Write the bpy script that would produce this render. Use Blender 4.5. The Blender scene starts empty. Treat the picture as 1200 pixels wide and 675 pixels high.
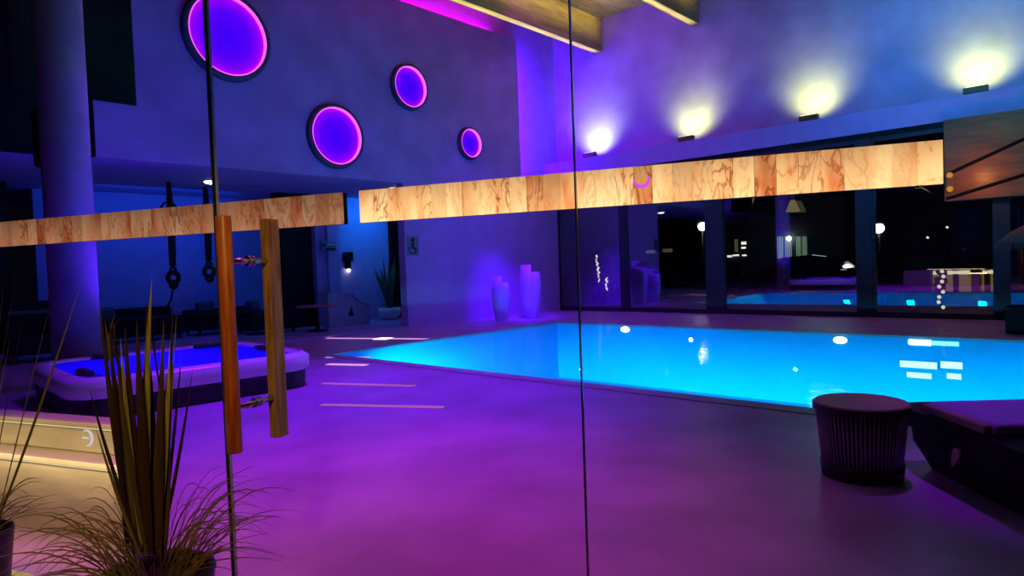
import bpy, bmesh, math, random
from mathutils import Vector, Matrix
random.seed(7)
PI = math.pi
scene = bpy.context.scene
COL = scene.collection

# ------------------------------------------------------------------ camera
FPX = 780.0
EYE = 1.45
pitch = math.atan((337.5-311)/FPX)
roll = math.atan(.036)
R0 = Vector((1, 0, 0)); U0 = Vector((0, math.sin(pitch), math.cos(pitch)))
FW = Vector((0, math.cos(pitch), -math.sin(pitch)))
CR = R0*math.cos(roll)-U0*math.sin(roll)
CU = U0*math.cos(roll)+R0*math.sin(roll)
EYEP = Vector((0, 0, EYE))
cd = bpy.data.cameras.new('camera')
cam = bpy.data.objects.new('camera', cd); COL.objects.link(cam)
cd.sensor_width = 36; cd.lens = 36*FPX/1200; cd.clip_start = .05; cd.clip_end = 300
cam.matrix_world = Matrix(((CR.x, CU.x, -FW.x, 0), (CR.y, CU.y, -FW.y, 0), (CR.z, CU.z, -FW.z, EYE), (0, 0, 0, 1)))
scene.camera = cam

def ray(px, py):
    return FW*FPX+CR*(px-600)+CU*(337.5-py)
def on_z(px, py, z=0.0):
    d = ray(px, py); return EYEP+d*((z-EYE)/d.z)
def on_plane(px, py, P, n):
    d = ray(px, py); return EYEP+d*((P-EYEP).dot(n)/d.dot(n))

# room frame: local x = s, local y = t
RA = math.radians(90-42.2)
A = Vector((math.cos(RA), math.sin(RA), 0)); B = Vector((-math.sin(RA), math.cos(RA), 0))
def rw(s, t, z=0): return A*s+B*t+Vector((0, 0, z))
def st(P): return P.dot(A), P.dot(B), P.z
def at_s(px, py, s): return st(on_plane(px, py, rw(s, 0), A))
def at_t(px, py, t): return st(on_plane(px, py, rw(0, t), B))
def at_f(px, py, z=0): return st(on_z(px, py, z))
# glass frame: local x along the glass to the right, local y into the hall
GA = math.radians(-22)
G = Vector((math.cos(GA), math.sin(GA), 0)); N = Vector((-math.sin(GA), math.cos(GA), 0))
GM = Vector((-1.038, 2.65, 0))
def gw(g, d, z=0): return GM+G*g+N*d+Vector((0, 0, z))
def gl(P): q = P-GM; return q.dot(G), q.dot(N), P.z
def at_g(px, py, d): return gl(on_plane(px, py, gw(0, d), N))

# ------------------------------------------------------------------ materials
def srgb(r, g, b):
    def c(v):
        v /= 255.0
        return v/12.92 if v <= .04045 else ((v+.055)/1.055)**2.4
    return (c(r), c(g), c(b), 1)
def new_mat(name):
    m = bpy.data.materials.new(name); m.use_nodes = True
    nt = m.node_tree; nt.nodes.clear()
    out = nt.nodes.new('ShaderNodeOutputMaterial')
    return m, nt, out
def mat(name, col, rough=.5, metal=0, var=.12, scale=6, bump=.0, spec=.5, stretch=None, coat=0):
    """Principled with a noise-driven tone variation."""
    m, nt, out = new_mat(name)
    b = nt.nodes.new('ShaderNodeBsdfPrincipled')
    b.inputs['Roughness'].default_value = rough; b.inputs['Metallic'].default_value = metal
    b.inputs['Specular IOR Level'].default_value = spec
    b.inputs['Coat Weight'].default_value = coat
    tc = nt.nodes.new('ShaderNodeTexCoord'); mp = nt.nodes.new('ShaderNodeMapping')
    nt.links.new(tc.outputs['Object'], mp.inputs['Vector'])
    if stretch: mp.inputs['Scale'].default_value = stretch
    n = nt.nodes.new('ShaderNodeTexNoise'); n.inputs['Scale'].default_value = scale; n.inputs['Detail'].default_value = 6
    nt.links.new(mp.outputs['Vector'], n.inputs['Vector'])
    r = nt.nodes.new('ShaderNodeValToRGB')
    c = col if len(col) == 4 else (*col, 1)
    r.color_ramp.elements[0].position = .3; r.color_ramp.elements[1].position = .7
    r.color_ramp.elements[0].color = (*[x*(1-var) for x in c[:3]], 1)
    r.color_ramp.elements[1].color = (*[min(1, x*(1+var)) for x in c[:3]], 1)
    nt.links.new(n.outputs['Fac'], r.inputs['Fac']); nt.links.new(r.outputs['Color'], b.inputs['Base Color'])
    if bump:
        bp = nt.nodes.new('ShaderNodeBump'); bp.inputs['Strength'].default_value = bump; bp.inputs['Distance'].default_value = .01
        nt.links.new(n.outputs['Fac'], bp.inputs['Height']); nt.links.new(bp.outputs['Normal'], b.inputs['Normal'])
    nt.links.new(b.outputs['BSDF'], out.inputs['Surface'])
    return m
def glow(name, col, strength):
    m, nt, out = new_mat(name)
    e = nt.nodes.new('ShaderNodeEmission'); e.inputs['Color'].default_value = col if len(col) == 4 else (*col, 1)
    e.inputs['Strength'].default_value = strength
    nt.links.new(e.outputs['Emission'], out.inputs['Surface'])
    return m
def sheet(name, tint, gloss, rough=0.0, fres=False, wave=0, wscale=3):
    """Clear sheet: transparent plus a share of mirror reflection."""
    m, nt, out = new_mat(name)
    t = nt.nodes.new('ShaderNodeBsdfTransparent'); t.inputs['Color'].default_value = (*tint, 1)
    g = nt.nodes.new('ShaderNodeBsdfGlossy'); g.inputs['Roughness'].default_value = rough
    mx = nt.nodes.new('ShaderNodeMixShader'); mx.inputs['Fac'].default_value = gloss
    if fres:
        lw = nt.nodes.new('ShaderNodeLayerWeight'); lw.inputs['Blend'].default_value = .5
        pw = nt.nodes.new('ShaderNodeMath'); pw.operation = 'POWER'; pw.inputs[1].default_value = 4
        ma = nt.nodes.new('ShaderNodeMath'); ma.operation = 'MULTIPLY_ADD'
        ma.inputs[1].default_value = fres; ma.inputs[2].default_value = gloss
        nt.links.new(lw.outputs['Facing'], pw.inputs[0]); nt.links.new(pw.outputs[0], ma.inputs[0])
        nt.links.new(ma.outputs[0], mx.inputs['Fac'])
    if wave:
        tc = nt.nodes.new('ShaderNodeTexCoord')
        n = nt.nodes.new('ShaderNodeTexNoise'); n.inputs['Scale'].default_value = wscale; n.inputs['Detail'].default_value = 3
        bp = nt.nodes.new('ShaderNodeBump'); bp.inputs['Strength'].default_value = wave; bp.inputs['Distance'].default_value = .02
        nt.links.new(tc.outputs['Object'], n.inputs['Vector']); nt.links.new(n.outputs['Fac'], bp.inputs['Height'])
        nt.links.new(bp.outputs['Normal'], g.inputs['Normal'])
    nt.links.new(t.outputs[0], mx.inputs[1]); nt.links.new(g.outputs[0], mx.inputs[2])
    nt.links.new(mx.outputs[0], out.inputs['Surface'])
    return m
def wood(name, c1, c2, scale=3, stretch=(14, 14, 1), rough=.4):
    m, nt, out = new_mat(name)
    b = nt.nodes.new('ShaderNodeBsdfPrincipled'); b.inputs['Roughness'].default_value = rough
    tc = nt.nodes.new('ShaderNodeTexCoord'); mp = nt.nodes.new('ShaderNodeMapping'); mp.inputs['Scale'].default_value = stretch
    n = nt.nodes.new('ShaderNodeTexNoise'); n.inputs['Scale'].default_value = scale; n.inputs['Detail'].default_value = 8; n.inputs['Distortion'].default_value = .6
    r = nt.nodes.new('ShaderNodeValToRGB'); r.color_ramp.elements[0].color = c1; r.color_ramp.elements[1].color = c2
    r.color_ramp.elements[0].position = .35; r.color_ramp.elements[1].position = .68
    nt.links.new(tc.outputs['Object'], mp.inputs['Vector']); nt.links.new(mp.outputs['Vector'], n.inputs['Vector'])
    nt.links.new(n.outputs['Fac'], r.inputs['Fac']); nt.links.new(r.outputs['Color'], b.inputs['Base Color'])
    nt.links.new(b.outputs[0], out.inputs['Surface'])
    return m
def salt(name, strength, dim):
    """Glowing tiles for the reflected amber wall: tone per tile, veins, brighter downwards."""
    m, nt, out = new_mat(name)
    L = nt.links.new
    tc = nt.nodes.new('ShaderNodeTexCoord')
    geo = nt.nodes.new('ShaderNodeNewGeometry')
    add = nt.nodes.new('ShaderNodeVectorMath'); add.operation = 'ADD'
    sc = nt.nodes.new('ShaderNodeVectorMath'); sc.operation = 'SCALE'; sc.inputs['Scale'].default_value = 7.3
    cmb = nt.nodes.new('ShaderNodeCombineXYZ')
    for k in range(3): L(geo.outputs['Random Per Island'], cmb.inputs[k])
    L(cmb.outputs[0], sc.inputs[0]); L(tc.outputs['Object'], add.inputs[0]); L(sc.outputs[0], add.inputs[1])
    mp = nt.nodes.new('ShaderNodeMapping'); mp.inputs['Scale'].default_value = (26, 1, 9)
    mp.inputs['Rotation'].default_value = (0, .5, 0)
    L(add.outputs[0], mp.inputs['Vector'])
    n1 = nt.nodes.new('ShaderNodeTexNoise'); n1.inputs['Scale'].default_value = .7; n1.inputs['Detail'].default_value = 6; n1.inputs['Distortion'].default_value = 1.6
    L(mp.outputs[0], n1.inputs['Vector'])
    # veins = distance from noise .5
    s1 = nt.nodes.new('ShaderNodeMath'); s1.operation = 'SUBTRACT'; s1.inputs[1].default_value = .5; L(n1.outputs['Fac'], s1.inputs[0])
    s2 = nt.nodes.new('ShaderNodeMath'); s2.operation = 'ABSOLUTE'; L(s1.outputs[0], s2.inputs[0])
    rv = nt.nodes.new('ShaderNodeValToRGB')
    rv.color_ramp.elements[0].position = 0; rv.color_ramp.elements[0].color = (.38, .20, .12, 1)
    rv.color_ramp.elements[1].position = .05; rv.color_ramp.elements[1].color = (1, 1, 1, 1)
    L(s2.outputs[0], rv.inputs['Fac'])
    n2 = nt.nodes.new('ShaderNodeTexNoise'); n2.inputs['Scale'].default_value = .35; n2.inputs['Detail'].default_value = 3
    L(mp.outputs[0], n2.inputs['Vector'])
    rb = nt.nodes.new('ShaderNodeValToRGB')
    rb.color_ramp.elements[0].position = .32; rb.color_ramp.elements[0].color = srgb(214, 120, 66)
    rb.color_ramp.elements[1].position = .62; rb.color_ramp.elements[1].color = srgb(255, 205, 140)
    e = rb.color_ramp.elements.new(.45); e.color = srgb(246, 176, 112)
    L(n2.outputs['Fac'], rb.inputs['Fac'])
    rt = nt.nodes.new('ShaderNodeValToRGB')
    rt.color_ramp.elements[0].position = 0; rt.color_ramp.elements[0].color = (.62, .46, .40, 1)
    rt.color_ramp.elements[1].position = .35; rt.color_ramp.elements[1].color = (1, 1, 1, 1)
    L(geo.outputs['Random Per Island'], rt.inputs['Fac'])
    m1 = nt.nodes.new('ShaderNodeMixRGB'); m1.blend_type = 'MULTIPLY'; m1.inputs[0].default_value = .55
    L(rb.outputs[0], m1.inputs[1]); L(rv.outputs[0], m1.inputs[2])
    h1 = nt.nodes.new('ShaderNodeMath'); h1.operation = 'MULTIPLY'; h1.inputs[1].default_value = 17.31; L(geo.outputs['Random Per Island'], h1.inputs[0])
    h2 = nt.nodes.new('ShaderNodeMath'); h2.operation = 'FRACT'; L(h1.outputs[0], h2.inputs[0]); L(h2.outputs[0], m1.inputs[0])
    m2 = nt.nodes.new('ShaderNodeMixRGB'); m2.blend_type = 'MULTIPLY'; m2.inputs[0].default_value = .8
    L(m1.outputs[0], m2.inputs[1]); L(rt.outputs[0], m2.inputs[2])
    m3 = nt.nodes.new('ShaderNodeMixRGB'); m3.blend_type = 'MULTIPLY'; m3.inputs[0].default_value = 1; m3.inputs[2].default_value = dim
    L(m2.outputs[0], m3.inputs[1])
    sx = nt.nodes.new('ShaderNodeSeparateXYZ'); L(tc.outputs['Object'], sx.inputs[0])
    mr = nt.nodes.new('ShaderNodeMapRange'); mr.inputs['From Min'].default_value = -.065; mr.inputs['From Max'].default_value = .065
    mr.inputs['To Min'].default_value = strength*1.4; mr.inputs['To Max'].default_value = strength*.72
    L(sx.outputs['Z'], mr.inputs['Value'])
    em = nt.nodes.new('ShaderNodeEmission'); L(m3.outputs[0], em.inputs['Color']); L(mr.outputs[0], em.inputs['Strength'])
    L(em.outputs[0], out.inputs['Surface'])
    return m
def disc_glow(name, rad):
    """LED panel: violet-blue centre, magenta towards its rim LEDs."""
    m, nt, out = new_mat(name); L = nt.links.new
    tc = nt.nodes.new('ShaderNodeTexCoord')
    ln = nt.nodes.new('ShaderNodeVectorMath'); ln.operation = 'LENGTH'; L(tc.outputs['Object'], ln.inputs[0])
    mr = nt.nodes.new('ShaderNodeMapRange'); mr.inputs['From Max'].default_value = rad; L(ln.outputs['Value'], mr.inputs['Value'])
    r = nt.nodes.new('ShaderNodeValToRGB')
    r.color_ramp.elements[0].position = .1; r.color_ramp.elements[0].color = (.055, 0, 1, 1)
    r.color_ramp.elements[1].position = 1; r.color_ramp.elements[1].color = (.75, 0, 1, 1)
    e = r.color_ramp.elements.new(.6); e.color = (.10, 0, 1, 1)
    e = r.color_ramp.elements.new(.86); e.color = (.28, 0, 1, 1)
    L(mr.outputs[0], r.inputs['Fac'])
    em = nt.nodes.new('ShaderNodeEmission'); em.inputs['Strength'].default_value = 1.0; L(r.outputs[0], em.inputs['Color'])
    L(em.outputs[0], out.inputs['Surface'])
    return m

M = {}
M['plaster'] = mat('plaster', (.50, .34, .60), .8, var=.16, scale=1.3, bump=.05)
M['plaster_fine'] = mat('plaster_fine', (.48, .30, .64), .75, var=.08, scale=3)
M['resin_floor'] = mat('resin_floor', (.52, .26, .54), .36, var=.24, scale=1.3, bump=.015, spec=.35)
M['dark_floor'] = mat('dark_floor', (.05, .05, .055), .5)
M['black'] = mat('black_panel', (.004, .004, .005), .6, spec=.2)
M['black_gloss'] = mat('black_gloss', (.004, .004, .006), .15)
M['dark_metal'] = mat('dark_metal', (.02, .02, .022), .4, .6)
M['frame'] = mat('window_frame', (.02, .02, .03), .45)
M['steel'] = mat('steel', (.75, .75, .77), .16, 1, var=.04)
M['pine'] = wood('pine_planks', srgb(150, 128, 70), srgb(205, 180, 110), 2, (1, 9, 9))
M['beam'] = wood('beam_wood', srgb(140, 122, 70), srgb(180, 158, 95), 1.2, (1, 8, 8))
M['oak_outer'] = wood('oak_outer', srgb(150, 66, 16), srgb(206, 112, 38), 5, (11, 11, .9))
M['oak_inner'] = wood('oak_inner', srgb(140, 92, 44), srgb(206, 160, 92), 5, (11, 11, .9))
M['brown_panel'] = wood('brown_panel', srgb(112, 56, 22), srgb(150, 80, 34), 1.5, (1, 1, 6))
M['tile_pool'] = mat('pool_liner', (.02, .62, .95), .6, var=.04, scale=.6)
M['pool_band'] = mat('pool_band', (.10, .45, .85), .6, var=.05, scale=.6)
M['coping'] = mat('pool_coping', (.42, .41, .43), .5)
M['water'] = sheet('pool_water', (.97, 1, 1), .04, .03, .10, .30, 2.2)
def bubbly(name):
    """aerated whirlpool water: scatters the light of the lamps below it"""
    m, nt, out = new_mat(name); L = nt.links.new
    tr = nt.nodes.new('ShaderNodeBsdfTranslucent'); tr.inputs['Color'].default_value = (.10, .10, .95, 1)
    tp = nt.nodes.new('ShaderNodeBsdfTransparent'); g = nt.nodes.new('ShaderNodeBsdfGlossy'); g.inputs['Roughness'].default_value = .08
    a = nt.nodes.new('ShaderNodeMixShader'); a.inputs[0].default_value = .12; b = nt.nodes.new('ShaderNodeMixShader'); b.inputs[0].default_value = .05
    tc = nt.nodes.new('ShaderNodeTexCoord'); n = nt.nodes.new('ShaderNodeTexNoise'); n.inputs['Scale'].default_value = 9
    bp = nt.nodes.new('ShaderNodeBump'); bp.inputs['Strength'].default_value = .4; bp.inputs['Distance'].default_value = .02
    L(tc.outputs['Object'], n.inputs['Vector']); L(n.outputs['Fac'], bp.inputs['Height']); L(bp.outputs[0], g.inputs['Normal'])
    L(tr.outputs[0], a.inputs[1]); L(tp.outputs[0], a.inputs[2]); L(a.outputs[0], b.inputs[1]); L(g.outputs[0], b.inputs[2]); L(b.outputs[0], out.inputs['Surface'])
    return m
M['tub_water'] = bubbly('tub_water')
M['glass'] = sheet('hall_glass', (.97, .98, .98), .015, 0, .25)
M['window_glass'] = sheet('window_glass', (.80, .84, .86), .24, 0, .30)
M['glass_edge'] = mat('glass_edge', (.03, .05, .07), .2)
M['glass_rim'] = mat('polished_glass_rim', (.55, .55, .68), .15, .3)
M['seal'] = mat('rubber_seal', (.008, .008, .01), .5)
M['acrylic'] = mat('tub_acrylic', (.80, .79, .78), .22, var=.06, scale=3)
M['cladding'] = mat('tub_cladding', (.015, .014, .014), .5, var=.3, scale=5)
M['pillow'] = mat('tub_headrest', (.015, .015, .02), .5)
M['collar'] = mat('disc_collar', (.10, .07, .12), .7)
M['vase'] = mat('vase_glaze', (.58, .36, .88), .35, var=.04)
M['white_pot'] = mat('white_pot', (.75, .72, .75), .4)
def leafmat(name):
    m, nt, out = new_mat(name); L = nt.links.new
    b = nt.nodes.new('ShaderNodeBsdfPrincipled'); b.inputs['Roughness'].default_value = .45
    geo = nt.nodes.new('ShaderNodeNewGeometry'); r = nt.nodes.new('ShaderNodeValToRGB')
    r.color_ramp.elements[0].color = (.035, .016, .008, 1); r.color_ramp.elements[1].color = (.30, .27, .05, 1)
    e = r.color_ramp.elements.new(.45); e.color = (.10, .055, .016, 1)
    e = r.color_ramp.elements.new(.75); e.color = (.17, .13, .03, 1)
    tc = nt.nodes.new('ShaderNodeTexCoord'); mp = nt.nodes.new('ShaderNodeMapping'); mp.inputs['Scale'].default_value = (90, 90, 3)
    n = nt.nodes.new('ShaderNodeTexNoise'); n.inputs['Scale'].default_value = 1.0
    mx = nt.nodes.new('ShaderNodeMixRGB'); mx.blend_type = 'MULTIPLY'; mx.inputs[0].default_value = .55
    L(tc.outputs['Object'], mp.inputs['Vector']); L(mp.outputs[0], n.inputs['Vector'])
    L(geo.outputs['Random Per Island'], r.inputs['Fac']); L(r.outputs[0], mx.inputs[1]); L(n.outputs['Fac'], mx.inputs[2])
    L(mx.outputs[0], b.inputs['Base Color']); L(b.outputs[0], out.inputs['Surface'])
    return m
M['leaf'] = leafmat('broad_leaf')
M['leaf_bright'] = mat('bright_leaf', (.36, .31, .06), .45, var=.35, scale=1, stretch=(80, 80, 3))
M['leaf_dark'] = mat('indoor_leaf', (.06, .12, .05), .5, var=.3)
M['grass'] = mat('thin_grass', (.25, .17, .08), .5, var=.35, scale=15)
M['pot'] = mat('planter_black', (.012, .008, .008), .35)
M['soil'] = mat('soil', (.02, .015, .01), .9, bump=.6, scale=40)
M['stool_top'] = mat('stool_top', (.52, .07, .14), .55)
M['stool_body'] = mat('stool_body', (.01, .009, .01), .45)
M['slat'] = mat('stool_slats', (.42, .38, .46), .35, .2)
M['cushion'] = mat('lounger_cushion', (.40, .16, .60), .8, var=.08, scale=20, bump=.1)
M['cushion_end'] = mat('lounger_cushion_end', (.35, .20, .20), .8)
M['wicker'] = mat('lounger_wicker', (.006, .006, .007), .7, bump=.5, scale=60, spec=.2)
M['tag'] = mat('care_label', (.8, .6, .5), .6)
M['sofa'] = mat('dark_upholstery', (.012, .012, .018), .8, spec=.2)
M['sofa_pillow'] = mat('grey_pillow', (.10, .10, .14), .8)
M['strap'] = mat('black_strap', (.004, .004, .005), .7)
M['sign'] = mat('sign_plate', (.20, .22, .26), .4)
M['sign_ink'] = mat('sign_ink', (.01, .01, .02), .5)
M['sign_light'] = mat('sign_light', (.7, .7, .75), .5)
M['block'] = mat('lilac_block', (.46, .42, .52), .6)
M['column'] = mat('column_concrete', (.42, .36, .36), .7, var=.2, scale=2)
M['bench'] = mat('bench_stone', (.58, .48, .36), .6, var=.16, scale=3, stretch=(1, 1, 5))
M['asphalt'] = mat('asphalt', (.015, .015, .017), .8)
M['car_paint'] = mat('car_paint', (.01, .012, .016), .15, .3, coat=.8)
M['car_glass'] = mat('car_glass', (.02, .03, .04), .08)
M['tyre'] = mat('tyre', (.008, .008, .008), .8)
M['house'] = mat('house_render', (.10, .11, .20), .8)
M['roof'] = mat('roof_tiles', (.02, .018, .02), .8)
M['hedge'] = mat('hedge_leaf', (.012, .016, .008), .8)
M['garden_wall'] = mat('garden_wall', (.06, .05, .04), .8)
M['parasol'] = mat('fringed_straw', (.10, .07, .04), .8, var=.4, scale=30)
G_ = {}
G_['warm_white'] = glow('lamp_warm_white', (1, .95, .75), 14)
G_['spark'] = glow('lamp_spark', (1, .93, .68), 2.2)
G_['window_lit'] = glow('window_lit', srgb(150, 185, 150), 1.2)
G_['window_dim'] = glow('window_dim', srgb(150, 135, 100), .45)
G_['niche'] = glow('niche_back', srgb(150, 122, 50), .8)
G_['niche_led'] = glow('niche_led', (1, .86, .5), 1.6)
G_['pool_lamp'] = glow('pool_lamp', (.78, 1, 1), 4)
G_['pool_reflect'] = glow('pool_reflection', (.55, .9, 1), 1.5)
G_['pool_point'] = glow('pool_point', (.2, .85, 1), 1.8)
G_['floor_reflection'] = glow('floor_reflection', srgb(240, 165, 235), 1.0)
G_['floor_reflection_core'] = glow('floor_reflection_core', (1, .93, .95), 2.2)
G_['rim'] = glow('disc_rim', (1, .10, .92), 1.6)
G_['mark'] = glow('magenta_mark', (.75, .08, .95), 1.0)
G_['white_mark'] = glow('white_mark', (.85, .72, .75), .8)
G_['tub_lamp'] = glow('tub_lamp', (.6, .65, 1), 4)
G_['bench_edge_glow'] = glow('bench_edge_glow', (1, .84, .42), .8)
G_['down'] = glow('downlight_lens', (.85, 1, 1), 5)
G_['up'] = glow('uplight_lens', (1, 1, .72), 6)

# ------------------------------------------------------------------ mesh helpers
class MB:
    def __init__(self): self.bm = bmesh.new()
    def box(self, x0, x1, y0, y1, z0, z1, bev=0, rot=None, seg=2):
        r = bmesh.ops.create_cube(self.bm, size=1)
        vs = r['verts']
        bmesh.ops.scale(self.bm, verts=vs, vec=(abs(x1-x0), abs(y1-y0), abs(z1-z0)))
        if bev:
            es = list({e for v in vs for e in v.link_edges})
            rr = bmesh.ops.bevel(self.bm, geom=es, offset=bev, segments=seg, affect='EDGES', profile=.5)
            vs = list({v for f in rr['faces'] for v in f.verts} | {v for v in vs if v.is_valid})
        if rot: bmesh.ops.rotate(self.bm, verts=vs, cent=(0, 0, 0), matrix=rot)
        bmesh.ops.translate(self.bm, verts=vs, vec=((x0+x1)/2, (y0+y1)/2, (z0+z1)/2))
        return self
    def lathe(self, prof, c=(0, 0, 0), n=40, sx=1, sy=1, ax='z', close=False):
        rings = []
        for (r, z) in prof:
            ring = []
            for k in range(n):
                a = 2*PI*k/n
                p = (r*sx*math.cos(a), r*sy*math.sin(a), z)
                if ax == 'y': p = (p[0], p[2], p[1])
                if ax == 'x': p = (p[2], p[0], p[1])
                ring.append(self.bm.verts.new((c[0]+p[0], c[1]+p[1], c[2]+p[2])))
            rings.append(ring)
        if close: rings.append(rings[0])
        for a, b in zip(rings[:-1], rings[1:]):
            for k in range(n):
                f = self.bm.faces.new((a[k], a[(k+1) % n], b[(k+1) % n], b[k])); f.smooth = True
        if not close:
            self.bm.faces.new(rings[0]); self.bm.faces.new(rings[-1])
        return self
    def tube(self, pts, r, n=10, smooth=True):
        pts = [Vector(p) for p in pts]
        rs = r if isinstance(r, (list, tuple)) else [r]*len(pts)
        rings = []
        up = None
        for i, p in enumerate(pts):
            t = (pts[min(i+1, len(pts)-1)]-pts[max(i-1, 0)]).normalized()
            if up is None:
                up = Vector((0, 0, 1)) if abs(t.z) < .9 else Vector((1, 0, 0))
            u = (up-t*up.dot(t)).normalized(); v = t.cross(u); up = u
            rings.append([self.bm.verts.new(p+(u*math.cos(2*PI*k/n)+v*math.sin(2*PI*k/n))*rs[i]) for k in range(n)])
        for a, b in zip(rings[:-1], rings[1:]):
            for k in range(n):
                f = self.bm.faces.new((a[k], a[(k+1) % n], b[(k+1) % n], b[k])); f.smooth = smooth
        self.bm.faces.new(rings[0]); self.bm.faces.new(rings[-1])
        return self
    def torus(self, R, r, c=(0, 0, 0), ax='y', n=40, m=10, a0=0, a1=2*PI):
        full = abs(a1-a0-2*PI) < 1e-6
        pts = []
        K = n if full else n+1
        for k in range(K):
            a = a0+(a1-a0)*k/n
            q = (R*math.cos(a), R*math.sin(a))
            pts.append(Vector({'y': (q[0], 0, q[1]), 'z': (q[0], q[1], 0), 'x': (0, q[0], q[1])}[ax])+Vector(c))
        if full: pts += [pts[0], pts[1]]
        rr = r
        if not full: rr = [r*(.15+.85*math.sin(PI*k/(K-1))**.6) for k in range(K)]
        return self.tube(pts, rr, m)
    def prism(self, poly, y0, y1, smooth=False):
        """poly in x-z, extruded along y."""
        a = [self.bm.verts.new((x, y0, z)) for x, z in poly]; b = [self.bm.verts.new((x, y1, z)) for x, z in poly]
        self.bm.faces.new(a); self.bm.faces.new(b)
        n = len(poly)
        for k in range(n):
            f = self.bm.faces.new((a[k], a[(k+1) % n], b[(k+1) % n], b[k])); f.smooth = smooth
        return self
    def prism_z(self, poly, z0, z1):
        a = [self.bm.verts.new((x, y, z0)) for x, y in poly]; b = [self.bm.verts.new((x, y, z1)) for x, y in poly]
        self.bm.faces.new(a); self.bm.faces.new(b)
        n = len(poly)
        for k in range(n): self.bm.faces.new((a[k], a[(k+1) % n], b[(k+1) % n], b[k]))
        return self
    def quad(self, *ps):
        self.bm.faces.new([self.bm.verts.new(p) for p in ps]); return self
    def ball(self, c, r, sub=2, sc=(1, 1, 1)):
        q = bmesh.ops.create_icosphere(self.bm, subdivisions=sub, radius=r)
        bmesh.ops.scale(self.bm, verts=q['verts'], vec=sc); bmesh.ops.translate(self.bm, verts=q['verts'], vec=c)
        for v in q['verts']:
            for f in v.link_faces: f.smooth = True
        return self
    def blade(self, pts, w, face=None, fold=.25):
        """a leaf: tapered ribbon with a folded midrib, following points."""
        pts = [Vector(p) for p in pts]; n = len(pts); rows = []
        for i, p in enumerate(pts):
            t = (pts[min(i+1, n-1)]-pts[max(i-1, 0)]).normalized()
            f = face or Vector((0, 1, 0))
            sd = t.cross(f)
            sd = sd.normalized() if sd.length > 1e-4 else Vector((1, 0, 0))
            nr = sd.cross(t)
            u = i/(n-1)
            ww = w*(.55+.45*math.sin(min(1, u*2.2)*PI/2))*(1-u**3)+.0004
            rows.append([self.bm.verts.new(p-sd*ww/2), self.bm.verts.new(p+nr*ww*fold), self.bm.verts.new(p+sd*ww/2)])
        for a, b in zip(rows[:-1], rows[1:]):
            for k in range(2):
                fc = self.bm.faces.new((a[k], a[k+1], b[k+1], b[k])); fc.smooth = True
        return self
    def build(self, name, m, parent=None, loc=None, rz=None):
        bmesh.ops.recalc_face_normals(self.bm, faces=self.bm.faces)
        me = bpy.data.meshes.new(name); self.bm.to_mesh(me); self.bm.free()
        o = bpy.data.objects.new(name, me); COL.objects.link(o)
        for mm in (m if isinstance(m, (list, tuple)) else [m]): me.materials.append(mm)
        if parent: o.parent = parent
        if loc is not None: o.location = loc
        if rz is not None: o.rotation_euler = (0, 0, rz)
        return o
def tag(o, label, cat, group=None, kind=None):
    o['label'] = label; o['category'] = cat
    if group: o['group'] = group
    if kind: o['kind'] = kind
    return o
def thing(name, label, cat, loc=(0, 0, 0), rz=0, group=None, kind=None):
    o = bpy.data.objects.new(name, None); COL.objects.link(o)
    o.empty_display_size = .1
    o.location = loc; o.rotation_euler = (0, 0, rz)
    return tag(o, label, cat, group, kind)
def struct(name, mb, m, label=None, cat=None, rz=RA, loc=None):
    o = mb.build(name, m, rz=rz, loc=loc); o['kind'] = 'structure'
    if label: o['label'] = label; o['category'] = cat
    return o
def kids(o): return [c for c in bpy.data.objects if c.parent == o]
def dup(root, loc=None, rz=None, label=None):
    r = root.copy(); COL.objects.link(r)
    if loc is not None: r.location = loc
    if rz is not None: r.rotation_euler = (0, 0, rz)
    if label: r['label'] = label
    for ch in kids(root):
        c = ch.copy(); COL.objects.link(c); c.parent = r
        for g in kids(ch):
            d = g.copy(); COL.objects.link(d); d.parent = c
    return r
def light(name, typ, loc, energy, color, target=None, size=.2, size_y=None, spot=None, blend=.6, spread=None):
    d = bpy.data.lights.new(name, typ); d.energy = energy; d.color = color[:3]
    if typ == 'AREA':
        d.size = size
        if size_y: d.shape = 'RECTANGLE'; d.size_y = size_y
        if spread: d.spread = math.radians(spread)
    else: d.shadow_soft_size = size
    if typ == 'SPOT': d.spot_size = math.radians(spot or 60); d.spot_blend = blend
    o = bpy.data.objects.new(name, d); COL.objects.link(o); o.location = loc
    if target is not None:
        o.rotation_euler = (Vector(target)-Vector(loc)).to_track_quat('-Z', 'Y').to_euler()
    return o

# ------------------------------------------------------------------ the hall shell (room frame s,t,z)
TW, SW = 12.83, 16.34          # disc wall plane, window plane
P0, P1, Q0, Q1 = 6.45, 12.85, -6.0, 10.2   # pool in s and t
ZC = 8.75
mb = MB()
for (a, b, c, d) in ((-9, P0, -9, 20), (P1, SW+.12, -9, 20), (P0, P1, Q1, 20), (P0, P1, -9, Q0)):
    mb.box(a, b, c, d, -.25, 0)
struct('floor', mb, M['resin_floor'], 'smooth resin floor of the pool hall under violet light', 'floor')
mb = MB()
mb.box(-9, SW+1.2, -9, 20, ZC, ZC+.3)
struct('ceiling', mb, M['pine'], 'pale timber boarded ceiling above the beams', 'ceiling')
# beams
beam_labels = ['deep timber ceiling beam crossing over the edge of the disc wall', 'shorter seen timber beam at the top edge beside the boards']
for k, t in enumerate((11.5, 8.36)):
    mb = MB(); mb.box(-2, 16.98, t-.1, t+.14, 7.76, 8.75, .012)
    struct('ceiling_beam', mb, M['beam'], beam_labels[k], 'beam')
# bulkhead with the discs
mb = MB()
mb.box(3.75, 14.72, TW, TW+.3, 3.55, 7.97)
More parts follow.
